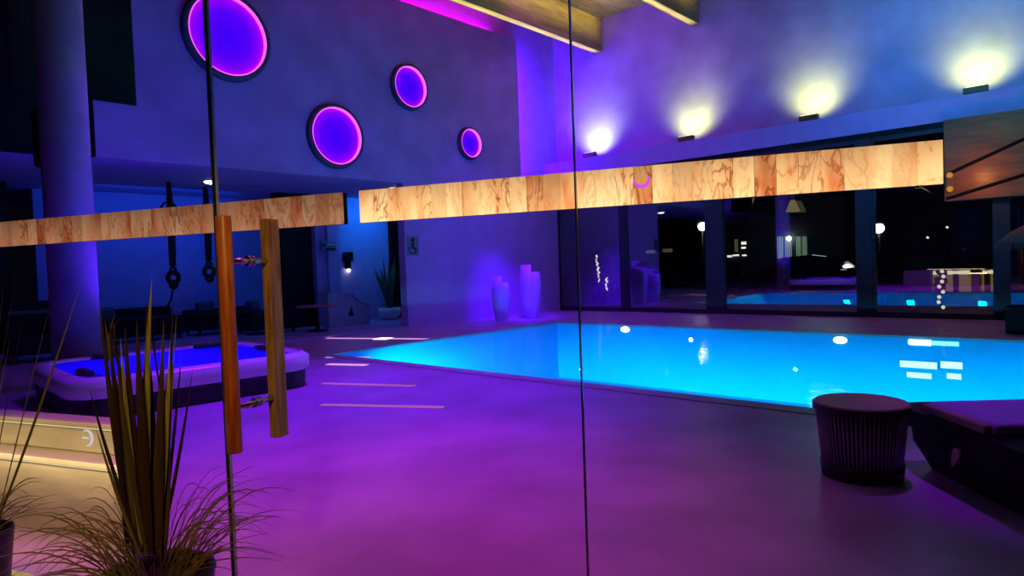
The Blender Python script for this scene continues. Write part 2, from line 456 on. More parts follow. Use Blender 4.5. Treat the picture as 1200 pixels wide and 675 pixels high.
# black glazed slot near the column is a hole in the bulkhead: keep it as its own object in front
struct('wall_left', mb, M['plaster'], 'tall plaster wall carrying the four glowing discs', 'wall')
mb = MB(); mb.box(-6, 16.3, TW+.02, 22.2, 3.56, 3.7)
struct('soffit', mb, M['plaster_fine'], 'flat soffit over the lounge below the disc wall', 'ceiling')
mb = MB(); mb.box(-6, 17.0, TW+.45, TW+.6, 3.7, ZC)
struct('wall_upper', mb, M['plaster_fine'], 'set back wall strip lit magenta above the disc wall', 'wall')
sD, _, zD = at_t(160, 124, TW-.03)
sD0, _, _ = at_t(98, 118, TW-.03)
mb = MB(); mb.box(2.6, sD, TW-.035, TW+.31, zD, ZC)
struct('window_1', mb, M['black_gloss'], 'tall black glazed slot high on the disc wall beside the column', 'window')
mb = MB(); mb.box(-6, 3.74, TW-.02, TW+.3, 3.55, ZC)
struct('wall_gallery', mb, M['black'], 'black upper wall left of the column', 'wall')
# lower walls of the lounge
sL0 = at_t(476, 320, TW)[0]
mb = MB(); mb.box(sL0, 16.36, TW, TW+.25, 0, 3.56)
struct('wall_lower', mb, M['plaster_fine'], 'lower violet wall behind the two vases', 'wall')
sK = lambda px, t: at_t(px, 330, t)[0]
TB = 16.3
mb = MB(); mb.box(sK(399, TB), sK(459, TB), TB, TB+.2, 0, 3.56)
struct('wall_niche', mb, M['plaster_fine'], 'blue lit wall at the end of the lounge passage', 'wall')
mb = MB(); mb.box(sK(457, TB), sK(520, TB), TB-.05, TB+.2, 0, 3.56)
struct('door_2', mb, M['black'], 'dark doorway right of the white planter', 'door')
mb = MB(); mb.box(sK(386, 15.8), sK(400, 15.8), 15.8, 16.1, 0, 3.56); mb.box(sK(372, 15.9), sK(387, 15.9), 15.9, 16.1, 0, 3.56)
struct('pillar', mb, M['plaster_fine'], 'narrow violet pillar carrying the projecting sign', 'pillar')
mb = MB(); mb.box(sK(326, 16.1), sK(386, 16.1), 16.1, 16.3, 0, 3.56)
struct('door_3', mb, M['black'], 'wide black opening left of the pillar', 'door')
mb = MB(); mb.box(sK(44, 18), sK(340, 18), 18, 18.2, 0, 3.56)
struct('wall_lounge', mb, M['plaster_fine'], 'blue lit rear wall of the lounge behind the hot tub', 'wall')
mb = MB(); mb.box(sK(-260, 17), sK(14, 17), 17, 17.3, 0, 3.56)
struct('wall_far_left', mb, M['black'], 'black wall at the left edge of the lounge', 'wall')
# a shallow threshold strip along the lounge
mb = MB(); mb.box(4.0, sL0, TW-.06, TW+.06, 0, .05, .008)
struct('trim_1', mb, M['plaster_fine'], 'pale raised threshold between the hall floor and the lounge', 'trim')

# window side: upper wall, ledge, window
mb = MB(); mb.box(17.0, 17.2, -9, 14.6, 4.0, ZC)
struct('wall_back', mb, M['plaster'], 'rear plaster wall above the ledge washed by four uplights', 'wall')
mb = MB(); mb.box(SW, 17.02, -9, TW+.45, 4.1, 4.58, .01)
struct('wall_ledge', mb, M['plaster_fine'], 'long projecting ledge above the dark windows', 'ledge')
mb = MB(); mb.box(16.36, 16.62, -9, 14.6, 3.98, 4.1)
struct('wall_lintel', mb, M['black'], 'black lintel under the ledge', 'lintel')
mulls = [12.95, 10.35, 7.55, 3.95, 1.55, -2.5, -6.5]
for k in range(len(mulls)-1):
    t1, t0 = mulls[k], mulls[k+1]
    mb = MB()
    mb.box(16.37, 16.47, t0-.02, t0+.26, .0, 3.98)
    mb.box(16.37, 16.47, t0, t1, 0, .12); mb.box(16.37, 16.47, t0, t1, 3.9, 3.99)
    o = struct('window_%d' % (k+2), mb, M['frame'], 'full height dark window pane %s' % ['behind the taller vase', 'left of the blue pillar', 'looking on to the parked car', 'looking on to the lit garden niches', 'at the right edge of the hall', 'beyond the right edge'][k], 'window')
    g = MB().box(16.41, 16.425, t0+.26, t1-.02, .12, 3.9).build('window_glass', M['window_glass'], o)
# blue-lit pillars in front of the mullions
for px, w, lab in ((838, .5, 'broad dark pillar before the window left of the parked car'), (1013, .33, 'slim dark pillar before the window right of the parked car')):
    s, t, z = at_s(px, 330, 16.36)
    mb = MB(); mb.box(16.345, 16.58, t-w/2, t+w/2, 0, 3.98, .01)
    struct('pillar', mb, M['frame'], lab, 'pillar')

# reflection of the camera-side ceiling, built as a brown panel on the windows
tR0 = at_s(1107, 200, 16.25)[1]
pan = thing('ceiling_reflection', 'dark brown reflection of the near ceiling at the right under the ledge', 'panel', kind='structure', rz=RA)
MB().box(16.2, 16.35, -5, tR0, 2.45, 4.1).build('reflected_ceiling', M['brown_panel'], pan)
for k, (a, b) in enumerate((((1113, 203), (1200, 163)), ((1109, 233), (1200, 205)))):
    p = [rw(*at_s(x, y, 16.2)) for x, y in (a, b)]
    q = [st(v) for v in p]
    d = Vector((0, q[1][1]-q[0][1], q[1][2]-q[0][2]))
    q2 = (q[0][0], q[0][1]+d.y*1.3, q[0][2]+d.z*1.3)
    MB().tube([q[0], q2], .035, 4, False).build('reflected_line', M['black'], pan)  # diagonal lines of the reflected ceiling

# ------------------------------------------------------------------ glowing discs
disc_info = [((267, 42), .86, 'largest violet glowing disc, cut by the top edge'),
             ((394, 159.5), .70, 'second largest violet glowing disc, lowest on the wall at its left'),
             ((480, 102), .55, 'medium violet glowing disc high near the beams'),
             ((551, 168), .42, 'smallest violet glowing disc beside the wall corner')]
for (c, R_, lab) in disc_info:
    s, t, z = at_t(c[0], c[1], TW-.05)
    t_ = thing('disc_light', lab, 'wall light', rw(s, TW, z), RA, 'glowing discs on the wall')
    Ri = R_*.9
    # collar: ring projecting from the wall
    MB().lathe([(Ri, -.005), (Ri, -.12), (R_, -.10), (R_+.02, -.005)], n=72, ax='y', close=True).build('collar', M['collar'], t_)
    MB().lathe([(Ri-.004, -.112), (Ri-.026, -.108), (Ri-.026, -.03), (Ri-.004, -.03)], n=72, ax='y', close=True).build('rim_glow', G_['rim'], t_)
    MB().lathe([(Ri-.006, -.01), (Ri-.006, -.028)], n=72, ax='y').build('light_panel', disc_glow('disc_glow', Ri), t_)
    light('disc_spill', 'AREA', rw(s, TW-.16, z), 9*R_*R_, (.45, 0, 1), rw(s, TW-5, z-.8), R_*1.4)

# ------------------------------------------------------------------ uplights on the ledge
for px, py, lab in ((690, 182, 'wall uplight farthest left on the ledge, by the door joint'), (803, 161, 'wall uplight second from the wall corner on the ledge'),
                    (947, 136, 'wall uplight third from the wall corner on the ledge'), (1143, 101, 'wall uplight at the right end of the ledge, largest glow')):
    s, t, z = at_s(px, py, 16.45)
    u = thing('wall_uplight', lab, 'wall light', rw(16.5, t, 4.58), RA, 'uplights on the ledge')
    mb = MB(); mb.box(-.08, .08, -.21, .21, .02, .15, .01)
    mb.build('housing', M['brown_panel'], u)
    MB().box(-.03, .03, -.08, .08, 0, .02).build('foot', M['dark_metal'], u)
    MB().box(-.06, .06, -.18, .18, .145, .156, .004).build('lens', G_['up'], u)
    light('uplight_beam', 'SPOT', rw(16.40, t, 4.92), 112, (.66, 1, .14), rw(17.0, t, 5.40), .05, spot=125, blend=.95)

# ------------------------------------------------------------------ swimming pool
pool = thing('swimming_pool', 'large turquoise lit swimming pool set in the floor', 'swimming pool', (0, 0, 0), RA)
D = -1.35
mb = MB()
mb.box(P0, P1, Q0, Q1, D-.1, D)
mb.box(P0-.1, P0, Q0, Q1, D-.1, -.26); mb.box(P1, P1+.1, Q0, Q1, D-.1, -.26)
mb.box(P0, P1, Q1, Q1+.1, D-.1, -.26); mb.box(P0, P1, Q0-.1, Q0, D-.1, -.26)
mb.build('basin', M['tile_pool'], pool)
mb = MB()
for (a, b, c, d) in ((P0, P0+.02, Q0, Q1), (P1-.02, P1, Q0, Q1), (P0, P1, Q1-.02, Q1), (P0, P1, Q0, Q0+.02)):
    mb.box(a, b, c, d, -.30, -.03)
mb.build('waterline_band', M['tile_pool'], pool)
mb = MB()
for (a, b, c, d) in ((P0-.22, P0+.02, Q0, Q1+.22), (P1-.02, P1+.22, Q0, Q1+.22), (P0, P1, Q1-.02, Q1+.22)):
    mb.box(a, b, c, d, -.03, .012, .004)
mb.build('coping', M['coping'], pool)
MB().quad((P0, Q0, -.02), (P1, Q0, -.02), (P1, Q1, -.02), (P0, Q1, -.02)).build('water', M['water'], pool)
BL = (.0, .60, 1)
for k in range(8):
    t = -5.0+k*2.05
    light('pool_light', 'AREA', rw(P0+.05, t, -.35), 270, BL, rw(P0+1.05, t, -1.25), .2, .2, spread=96)
light('pool_light', 'AREA', rw(P0+.05, 8.4, -.4), 170, BL, rw(P0+1.0, Q1-.7, -1.25), .2, .2, spread=90)  # extra lamp added to brighten the left pool end
# lamps seen in the water
def wall_lamp(px, py, rx, lab):
    s, t, z = at_s(px, py, P1-.03)
    o = thing('pool_lamp', lab, 'pool lamp', rw(P1-.036, t, z), RA, 'underwater lamps of the pool')
    MB().lathe([(.07, -.012), (.07, 0)], n=24, ax='x', sx=rx, sy=.9).build('lens', G_['pool_lamp'], o)
    MB().lathe([(.071, -.014), (.085, -.014), (.085, 0), (.071, 0)], n=24, ax='x', sx=rx, sy=.95, close=True).build('bezel', M['steel'], o)
wall_lamp(733, 386, 1.7, 'white round underwater lamp at the far pool edge near the joint')
wall_lamp(985, 398.5, 1.7, 'white round underwater lamp at the far pool edge below the car')
def slot_reflection(px, py, wx, wy, m, name, lab, cat, grp=None):  # white reflections in the pool, built as glowing bars on its wall
    s, t, z = at_s(px, py, P1-.012)
    o = thing(name, lab, cat, rw(P1-.002, t, z), RA, grp)
    MB().box(-.016, 0, -wx, wx, -wy, wy, .003).build('lens', m, o)
    MB().box(-.010, 0, -wx-.04, wx+.04, -wy-.03, wy+.03, .003).build('bezel', M['tile_pool'], o)
for px, py, wx, wy, lab in ((1076, 427.5, .27, .055, 'longest white reflected bar in the water at the pool wall'), (1115, 428, .15, .055, 'short white reflected bar right of the longest one in the pool'),
                            (1077, 440, .18, .045, 'white reflected bar nearest the stool in the pool'), (1118, 441, .10, .045, 'faint small reflected bar nearest the lounger in the pool')):
    slot_reflection(px, py, wx, wy, G_['pool_reflect'], 'pool_white_bar', lab, 'pool lamp', 'white bars on the far pool wall')
s, t, z = at_s(1078, 401, P1-.03)
o = thing('pool_white_bar', 'long white lamp at the far pool edge before the lit niches', 'pool lamp', rw(P1-.021, t, -.09), RA, 'white bars on the far pool wall')
MB().box(-.012, 0, -.16, .16, -.045, .045, .004).build('lens', G_['pool_lamp'], o)
MB().box(-.009, 0, -.55, .18, -.035, .035, .004).build('strip', G_['pool_point'], o)
for px, py, lab in ((681, 433, 'small white point lamp in the pool beside the glass joint'), (810, 398, 'tiny point lamp in the pool below the broad pillar'), (932, 433, 'faint blue point lamp in the pool below the house')):
    s, t, z = at_s(px, py, P1-.02)
    o = thing('pool_point_lamp', lab, 'pool lamp', rw(P1-.002 if z < -.31 else P1-.022, t, z), RA, 'point lamps on the far pool wall')
    MB().lathe([(.045, -.004), (.045, -.016), (.02, -.02)], n=20, ax='x').build('lens', G_['pool_lamp'] if px != 932 else G_['pool_point'], o)
    MB().lathe([(.046, 0), (.06, 0), (.06, -.012), (.046, -.014)], n=20, ax='x', close=True).build('bezel', M['steel'], o)
# glass reflections of light strips, built as glowing bars on the floor
for x0, x1, y, c, lab in ((384, 516, 397, 449, 'longest pinkish reflected bar on the floor nearest the lounge'), (384, 432, 419, None, 'pinkish reflected bar on the floor at the pool corner'),
                          (384, 430, 427.5, None, 'pinkish reflected bar on the floor just in front of the pool corner'), (378, 486, 450, None, 'faint pink reflected bar on the floor below the pool corner'),
                          (376, 520, 475, None, 'faintest pink reflected bar on the floor nearest the door handle')):
    a = on_z(x0, y-.5); b = on_z(x1, y+.5+(2 if y > 440 else 0)); d = (b-a); ang = math.atan2(d.y, d.x)
    o = thing('floor_bar_reflection', lab, 'light strip', a, ang, 'reflected light bars on the floor')
    w = .075 if y < 440 else .045
    MB().box(0, d.length, -w, w, .0, .006, .002).build('glow_bar', G_['floor_reflection'] if y < 440 else glow('floor_reflection_faint', srgb(210, 105, 220), .7), o)
    MB().box(-.02, d.length+.02, -w-.02, w+.02, 0, .003).build('channel', M['steel'], o)  # added channel around the reflected bar
    if c:
        cc = (on_z(c, y)-a).length
        MB().box(cc-.16, cc+.16, -w*2.1, w*2.1, .003, .009, .003).build('bright_core', G_['floor_reflection_core'], o)

# ------------------------------------------------------------------ hot tub
TU, TV = (-.60, 0.80), None
f0 = on_z(190, 482); f1 = on_z(377, 451)
ang = math.atan2((f1-f0).y, (f1-f0).x)
ux = Vector((math.cos(ang), math.sin(ang), 0)); uy = Vector((-math.sin(ang), math.cos(ang), 0))
TW_, TD_, TZ = 2.75, 2.5, .44
org = f1-ux*(TW_)   # front edge, left corner (square corner before rounding)
tub = thing('hot_tub', 'white rimmed whirlpool with glowing blue water beside the column', 'hot tub', org, ang)
def rr(x0, x1, y0, y1, r, n=8):
    pts = []
    for (cx, cy, a) in ((x1-r, y0+r, -PI/2), (x1-r, y1-r, 0), (x0+r, y1-r, PI/2), (x0+r, y0+r, PI)):
        for k in range(n+1):
            q = a+PI/2*k/n; pts.append((cx+r*math.cos(q), cy+r*math.sin(q)))
    return pts
def loft(mb, loops, smooth=True, cap0=False, cap1=False):
    L = [[mb.bm.verts.new(p) for p in lp] for lp in loops]
    n = len(L[0])
    for a, b in zip(L[:-1], L[1:]):
        for k in range(n):
            f = mb.bm.faces.new((a[k], a[(k+1) % n], b[(k+1) % n], b[k])); f.smooth = smooth
    if cap0: mb.bm.faces.new(L[0])
    if cap1: mb.bm.faces.new(L[-1])
    return mb
def lp(x0, x1, y0, y1, r, z): return [(x, y, z) for x, y in rr(x0, x1, y0, y1, r)]
X0, X1, Y0, Y1 = 0, TW_, 0, TD_
loft(MB(), [lp(X0+.05, X1-.05, Y0+.05, Y1-.05, .38, 0), lp(X0+.04, X1-.04, Y0+.04, Y1-.04, .38, TZ-.2)], False, False, False).build('cladding', M['cladding'], tub)
loft(MB(), [lp(X0+.03, X1-.03, Y0+.03, Y1-.03, .38, TZ-.22), lp(X0, X1, Y0, Y1, .4, TZ-.18), lp(X0, X1, Y0, Y1, .4, TZ-.05), lp(X0+.06, X1-.06, Y0+.06, Y1-.06, .38, TZ),
            lp(X0+.17, X1-.17, Y0+.15, Y1-.15, .34, TZ-.005), lp(X0+.20, X1-.20, Y0+.18, Y1-.18, .32, TZ-.03),
            lp(X0+.30, X1-.30, Y0+.28, Y1-.28, .28, TZ-.42), ], True, False, True).build('shell', M['acrylic'], tub)
mb = MB(); mb.bm.faces.new([mb.bm.verts.new((x, y, TZ-.03)) for x, y in rr(X0+.203, X1-.203, Y0+.183, Y1-.183, .32)]); mb.build('water', M['tub_water'], tub)
for (x, y, w, d) in ((.30, .75, .12, .4), (2.2, 2.25, .45, .14), (2.5, 1.1, .14, .4), (.9, 2.28, .4, .12)):
    MB().box(x-w/2, x+w/2, y-d/2, y+d/2, TZ-.05, TZ+.03, .03).build('headrest', M['pillow'], tub)
for (x, y) in ((.55, .45), (1.25, .5), (1.9, .6), (1.6, 1.7)):
    MB().ball((x, y, TZ-.2), .014, 2).build('water_light', G_['tub_lamp'], tub)
for (x, y) in ((.5, .13), (.62, .12), (.95, .12)):
    MB().lathe([(.012, 0), (.012, .006), (.004, .009)], (x, y, TZ-.004), 12).build('air_button', M['steel'], tub)
MB().tube([(2.62, .25, TZ-.01), (2.66, .5, TZ+.02), (2.66, .9, TZ+.02), (2.62, 1.2, TZ-.01)], .012, 8).build('grab_rail', M['steel'], tub)
for (x0, y0, x1, y1) in ((.02, .55, .30, .62), (.16, .16, .36, .36)):
    MB().tube([(x0, y0, TZ-.12), (x0+.04, y0+.04, TZ-.005), (x1, y1, TZ-.01)], .010, 6).build('rim_joint', M['seal'], tub)
cw = org+ux*(TW_/2)+uy*(TD_/2)
light('tub_light', 'AREA', cw+Vector((0, 0, TZ-.10)), 10, (.03, .0, 1), cw, 1.7, 1.4)
light('tub_light_up', 'AREA', cw+Vector((0, 0, TZ-.36)), 20, (.02, .0, 1), cw+Vector((0, 0, 4)), 1.3, 1.3)

# ------------------------------------------------------------------ column
cp = on_plane(90, 400, rw(0, 10.9), B)
colr = .30
col = thing('column', 'tall round concrete column beside the hot tub, edge lit blue', 'column', (cp.x, cp.y, 0), 0, kind='structure')
MB().lathe([(colr, 0), (colr, ZC)], n=48).build('shaft', M['column'], col)
MB().lathe([(colr+.004, 0), (colr+.03, 0), (colr+.03, .12), (colr+.004, .13)], n=48, close=True).build('base_ring', M['column'], col)
light('column_light', 'SPOT', (cp.x+1.0, cp.y+.9, .6), 240, (.08, 0, 1), (cp.x+.1, cp.y, 6.5), .1, spot=120, blend=.8)
light('column_light_low', 'SPOT', (cp.x+1.5, cp.y+.7, 4.8), 60, (.12, 0, 1), (cp.x, cp.y, 1.5), .1, spot=100, blend=.8)
v = on_plane(51, 162, Vector((cp.x, cp.y, 0)), Vector((0, 1, 0)))
spk = thing('wall_speaker', 'small brown loudspeaker bracketed to the column', 'speaker', (v.x, v.y-.02, v.z), 0)
MB().box(-.09, .09, -.10, .10, -.42, .42, .04).build('cabinet', M['brown_panel'], spk)
MB().box(-.07, .07, -.107, -.098, -.35, .35, .003).build('grille', M['stool_body'], spk)
MB().box(.05, (cp.x-v.x)-colr+.06, -.03, .03, -.05, .05, .01).build('bracket', M['dark_metal'], spk)

# ------------------------------------------------------------------ lounge: furniture, signs, plants
# vases with a stepped mouth
def vase(px, pyb, pyt, lab, wpx):
    s, t, z = at_f(px, pyb)
    P = rw(s, t, 0); dist = P.y
    h = (pyb-pyt)*dist/FPX; r = wpx*dist/FPX/2
    o = thing('floor_vase', lab, 'vase', P, math.atan2(P.y, P.x)-PI/2, 'white floor vases')
    n = 40
    def body(hh, a0, a1, m):
        prof = [(.60, 0), (.66, .02), (.86, .25), (1.0, .52), (.97, .75), (.86, 1.0)]
        mb = MB(); rows = []
        for wall, dr in ((0, 0), (1, -.025)):
            seq = prof if wall == 0 else prof[::-1]
            for (rr_, u) in seq:
                zz = u*h if u*h <= hh else hh
                if wall and u == 0: zz = .06
                row = []
                for k in range(m+1):
                    a = a0+(a1-a0)*k/m
                    row.append(mb.bm.verts.new(((rr_*r+dr)*math.cos(a), (rr_*r+dr)*math.sin(a), zz)))
                rows.append(row)
        for a, b in zip(rows[:-1], rows[1:]):
            for k in range(m):
                f = mb.bm.faces.new((a[k], a[k+1], b[k+1], b[k])); f.smooth = True
        for e in (0, m):
            mb.bm.faces.new([rw_[e] for rw_ in rows])
        return mb
    body(h, PI*.46, PI*1.54, 24).build('tall_half', M['vase'], o)
    body(h*.86, -PI*.46, PI*.46, 24).build('short_half', M['vase'], o)
    MB().lathe([(.58*r, 0), (.62*r, .03)], n=32).build('foot', M['vase'], o)
vase(588, 377, 324, 'shorter white vase with stepped mouth, left of the pair', 22)
vase(623, 373, 310, 'taller white vase with stepped mouth beside the window', 25)
light('vase_light', 'SPOT', rw(11.2, 9.6, 5.5), 3600, (.10, 0, 1), rw(13.5, 12.1, .6), .15, spot=30, blend=.9)

# planter
s, t, z = at_f(457, 374); P = rw(s, t)
pl = thing('potted_plant', 'tall leafy plant in a white bowl planter by the dark doorway', 'plant', P)
k_ = P.y/FPX
MB().lathe([(.20, 0), (.30, .12), (.34, .28), (.31, .34), (.27, .33), (.27, .2)], n=36).build('planter', M['white_pot'], pl)
MB().lathe([(.262, .25), (.262, .3)], n=28).build('soil', M['soil'], pl)
mb = MB()
for k in range(16):
    a = random.uniform(0, 2*PI); l = random.uniform(.9, 1.75); r = random.uniform(.08, .42)
    mb.blade([(math.cos(a)*r*u**1.6+.05*math.cos(a), math.sin(a)*r*u**1.6, .27+l*(u-.12*u*u*r)) for u in [q/7 for q in range(8)]], .10)
mb.build('leaves', M['leaf_dark'], pl)
# sconce on the niche wall
s, t, z = at_t(408, 302, TB-.08)
sc_ = thing('wall_sconce', 'small black wall lamp on the blue lit wall', 'wall light', rw(s, TB, z), RA)
MB().box(-.13, .13, -.16, 0, -.10, .16, .02).build('shade', M['black'], sc_)
MB().box(-.07, .07, -.12, 0, -.32, -.10, .015).build('socket', M['black'], sc_)
MB().ball((0, -.08, -.36), .055, 2).build('bulb', G_['down'], sc_)
# signs
s, t, z = at_t(483, 288, TW-.02)
sg = thing('restroom_sign', 'square dark pictogram sign on the violet wall edge', 'sign', rw(s+.03, TW, z), RA)
MB().box(-.19, .19, -.02, 0, -.24, .24, .01).build('plate', M['sign'], sg)
mb = MB(); mb.lathe([(.05, -.03), (.05, -.018)], (-.01, 0, .14), 20, ax='y')
mb.box(-.05, .03, -.03, -.018, -.06, .08, .01); mb.box(-.05, .10, -.03, -.018, -.08, -.04, .01); mb.box(.06, .10, -.03, -.018, -.17, -.05, .01)
mb.build('pictogram', M['sign_ink'], sg)
MB().torus(.12, .014, (-.02, -.026, -.07), 'y', 30, 6, PI*.75, PI*2.05).build('wheel_mark', M['sign_ink'], sg)
s, t, z = at_t(384, 289, 15.7)
sg = thing('projecting_sign', 'small projecting sign on the pillar beside the black opening', 'sign', rw(s, 15.8, z), RA)
MB().box(-.22, .22, -.16, -.12, -.13, .13, .008).build('plate', M['sign'], sg)
MB().box(-.03, .03, -.12, 0, -.03, .03).build('bracket', M['dark_metal'], sg)
mb = MB(); mb.box(-.12, .2, -.17, -.158, -.10, -.04, .004); mb.lathe([(.04, -.17), (.04, -.158)], (-.15, 0, .04), 16, ax='y')
mb.build('pictogram', M['sign_ink'], sg)
MB().box(-.05, .18, -.17, -.158, .03, .07, .004).build('arrow_bar', M['sign_light'], sg)
# counter with a small mark, added where a pale overlay shows
s0, t0, _ = at_f(386, 384.5); s1 = at_t(434, 378, t0)[0]
ct = thing('block', 'low lilac counter in front of the blue lit wall', 'block', rw(s0, t0), RA)
w = s1-s0
MB().prism([(0, 0), (w, 0), (w, .52), (w*.72, .60), (w*.55, .84), (0, .88)], 0, .3).build('body', M['block'], ct)
MB().prism([(-.02, .885), (w*.56, .845), (w*.735, .605), (w+.02, .525), (w+.02, .555), (w*.74, .64), (w*.57, .88), (-.02, .92)], -.03, .33).build('top', M['block'], ct)
mb = MB(); mb.prism([(w*.46, .27), (w*.60, .27), (w*.53, .52)], -.012, 0); mb.build('warning_mark', M['sign_ink'], ct)
# small round table in the black opening
s, t, z = at_f(372, 388); t = 14.6; s = at_t(371, 358, t)[0]; zt = at_t(371, 358, t)[2]
rt = thing('round_table', 'small round table in the black opening beside the counter', 'table', rw(s, t))
MB().lathe([(.50, zt-.04), (.52, zt-.02), (.5, zt)], n=40).build('table_top', M['stool_top'], rt)
MB().lathe([(.05, .03), (.05, zt-.04)], n=16).build('stem', M['dark_metal'], rt)
MB().lathe([(.28, 0), (.26, .03), (.06, .05)], n=30).build('base', M['dark_metal'], rt)
# dark daybeds and an armchair behind the tub
def daybed(px, t, pytop, wid, lab):
    s = at_t(px, 380, t)[0]; zt = at_t(px, pytop, t)[2]
    o = thing('daybed', lab, 'daybed', rw(s, t), RA, 'dark daybeds along the lounge wall')
    MB().box(-wid/2, wid/2, -.45, .45, .12, .40, .03).build('base', M['sofa'], o)
    MB().box(-wid/2+.04, wid/2-.04, -.44, .36, .40, .56, .05).build('mattress', M['sofa'], o)
    MB().box(-wid/2, wid/2, .32, .46, .40, zt, .05).build('backrest', M['sofa'], o)
    MB().box(-wid*.34, -wid*.1, .05, .32, .56, .82, .06).build('pillow', M['sofa_pillow'], o)
    for x in (-1, 1):
        for y in (-1, 1):
            MB().box(x*(wid/2-.1)-.03, x*(wid/2-.1)+.03, y*.36-.03, y*.36+.03, 0, .12).build('leg', M['dark_metal'], o)
daybed(150, 16.9, 362, 2.2, 'dark daybed against the blue wall behind the broad leaves')
daybed(262, 16.9, 361, 1.7, 'dark daybed against the blue wall behind the door handle')
daybed(313, 15.6, 365, 1.2, 'dark daybed beside the black opening')
s, t, z = at_f(46, 402); t = 14.9; s = at_t(45, 380, t)[0]; zt = at_t(45, 353, t)[2]
ac = thing('armchair', 'black armchair with a painted pale highlight left of the column', 'armchair', rw(s, t), RA)
MB().box(-.55, .55, -.4, .4, .14, .48, .04).build('seat', M['sofa'], ac)
MB().box(-.55, .55, .25, .45, .48, zt, .06).build('backrest', M['sofa'], ac)
for x in (-.5, .5): MB().box(x-.1, x+.1, -.4, .4, .48, .70, .05).build('armrest', M['sofa'], ac)
MB().box(-.42, .40, .22, .26, zt-.24, zt-.17, .012).build('highlight_strip', M['sofa_pillow'], ac)  # pale strip paints the highlight on the backrest
for x in (-.45, .45):
    for y in (-.32, .32): MB().box(x-.03, x+.03, y-.03, y+.03, 0, .14).build('leg', M['dark_metal'], ac)
# hanging straps with a ring
def strap(px, t, y0, y1, lab, cordlen):
    s, _, z1 = at_t(px, y1, t)
    z0 = 3.56
    o = thing('hanging_strap', lab, 'strap', rw(s, t, z0), RA, 'black straps hanging from the soffit')
    L_ = z0-z1
    MB().tube([(0, 0, 0), (.02, 0, -L_*.35), (0, 0, -L_+.55)], [.05, .09, .07], 10).build('strap', M['strap'], o)
    mb = MB(); mb.torus(.115, .055, (0, 0, -L_+.30), 'y', 28, 8); mb.torus(.07, .04, (0, 0, -L_+.14), 'y', 20, 6); mb.torus(.06, .03, (0, 0, -L_+.46), 'y', 20, 6)
    mb.build('ring', M['strap'], o)
    MB().torus(.16, .025, (-.02, 0, -L_*.25), 'y', 24, 6).build('hook', M['strap'], o)
    if cordlen:
        MB().tube([(0, 0, -L_+.14), (-.08, 0, -L_-.2), (-.22, 0, -L_-cordlen)], .022, 6).build('cord', M['strap'], o)
strap(204, 15.5, 262, 341, 'longer black strap with a ring hanging before the blue wall', .45)
strap(246, 15.9, 262, 333, 'shorter black strap hanging close to the door handle', 0)
# soffit downlights
for px, py, lab in ((247, 212, 'bright downlight in the soffit beside the door edge'), (462, 220, 'bright downlight in the soffit under the disc wall')):
    P = on_z(px, py, 3.555)
    o = thing('ceiling_downlight', lab, 'ceiling light', P, 0, 'downlights in the soffit')
    MB().lathe([(.05, -.07), (.12, -.05), (.15, -.01), (.15, 0)], n=24).build('lens', G_['down'], o)
    MB().lathe([(.151, -.02), (.19, -.012), (.19, 0), (.151, 0)], n=24, close=True).build('ring', M['steel'], o)
# cone lamp over the window
s, t, z = at_s(929, 240, 16.2)
o = thing('window_downlight', 'small amber lamp hanging under the reflected stone band before the windows', 'ceiling light', rw(16.2, t, z), RA)
MB().lathe([(.16, -.16), (.05, .12)], n=20).build('lens', G_['window_dim'], o)
MB().lathe([(.055, .11), (.055, .24), (.03, .26)], n=16).build('cap', M['brown_panel'], o)
MB().tube([(0, 0, .24), (0, 0, 4.1-z)], .012, 6).build('stem', M['dark_metal'], o)
s, t, z = at_s(1113, 214, 16.15)
o = thing('panel_lamp', 'small amber double lamp on the brown ceiling reflection', 'wall light', rw(16.2, t, z), RA)
MB().box(-.06, 0, -.06, .06, -.1, .12, .01).build('housing', M['brown_panel'], o)
for k in (-.13, .15): MB().ball((-.05, 0, k), .06, 2).build('bulb', glow('amber_bulb', srgb(215, 150, 60), .8), o)
light('panel_light', 'POINT', rw(15.6, t-.5, z+.1), 15, (1, .36, .08), size=.1)

# ------------------------------------------------------------------ night outside
mb = MB(); mb.box(16.5, 80, -45, 60, -.3, -.02)
struct('ground', mb, M['asphalt'], 'dark ground outside the windows', 'ground')
def lampost(px, py, s, lab):
    _, t, z = at_s(px, py, s)
    o = thing('street_lamp', lab, 'street lamp', rw(s, t, -.02), RA, 'street lamps outside')
    MB().tube([(0, 0, 0), (0, 0, z-.1)], [.07, .05], 10).build('post', M['dark_metal'], o)
    MB().lathe([(.12, 0), (.12, .3), (.05, .34)], n=20).build('base', M['dark_metal'], o)
    MB().ball((0, 0, z), .20, 2).build('globe', G_['warm_white'], o)
    MB().lathe([(.08, z+.17), (.26, z+.21), (.05, z+.32)], n=20).build('hood', M['dark_metal'], o)
lampost(823, 265, 29, 'lit street lamp seen left of the broad pillar')
lampost(1030, 267, 29, 'lit street lamp seen right of the slim pillar')
light('street_light', 'POINT', rw(28.6, at_s(823, 265, 29)[1], 3.0), 30, (1, .9, .7), size=.1)
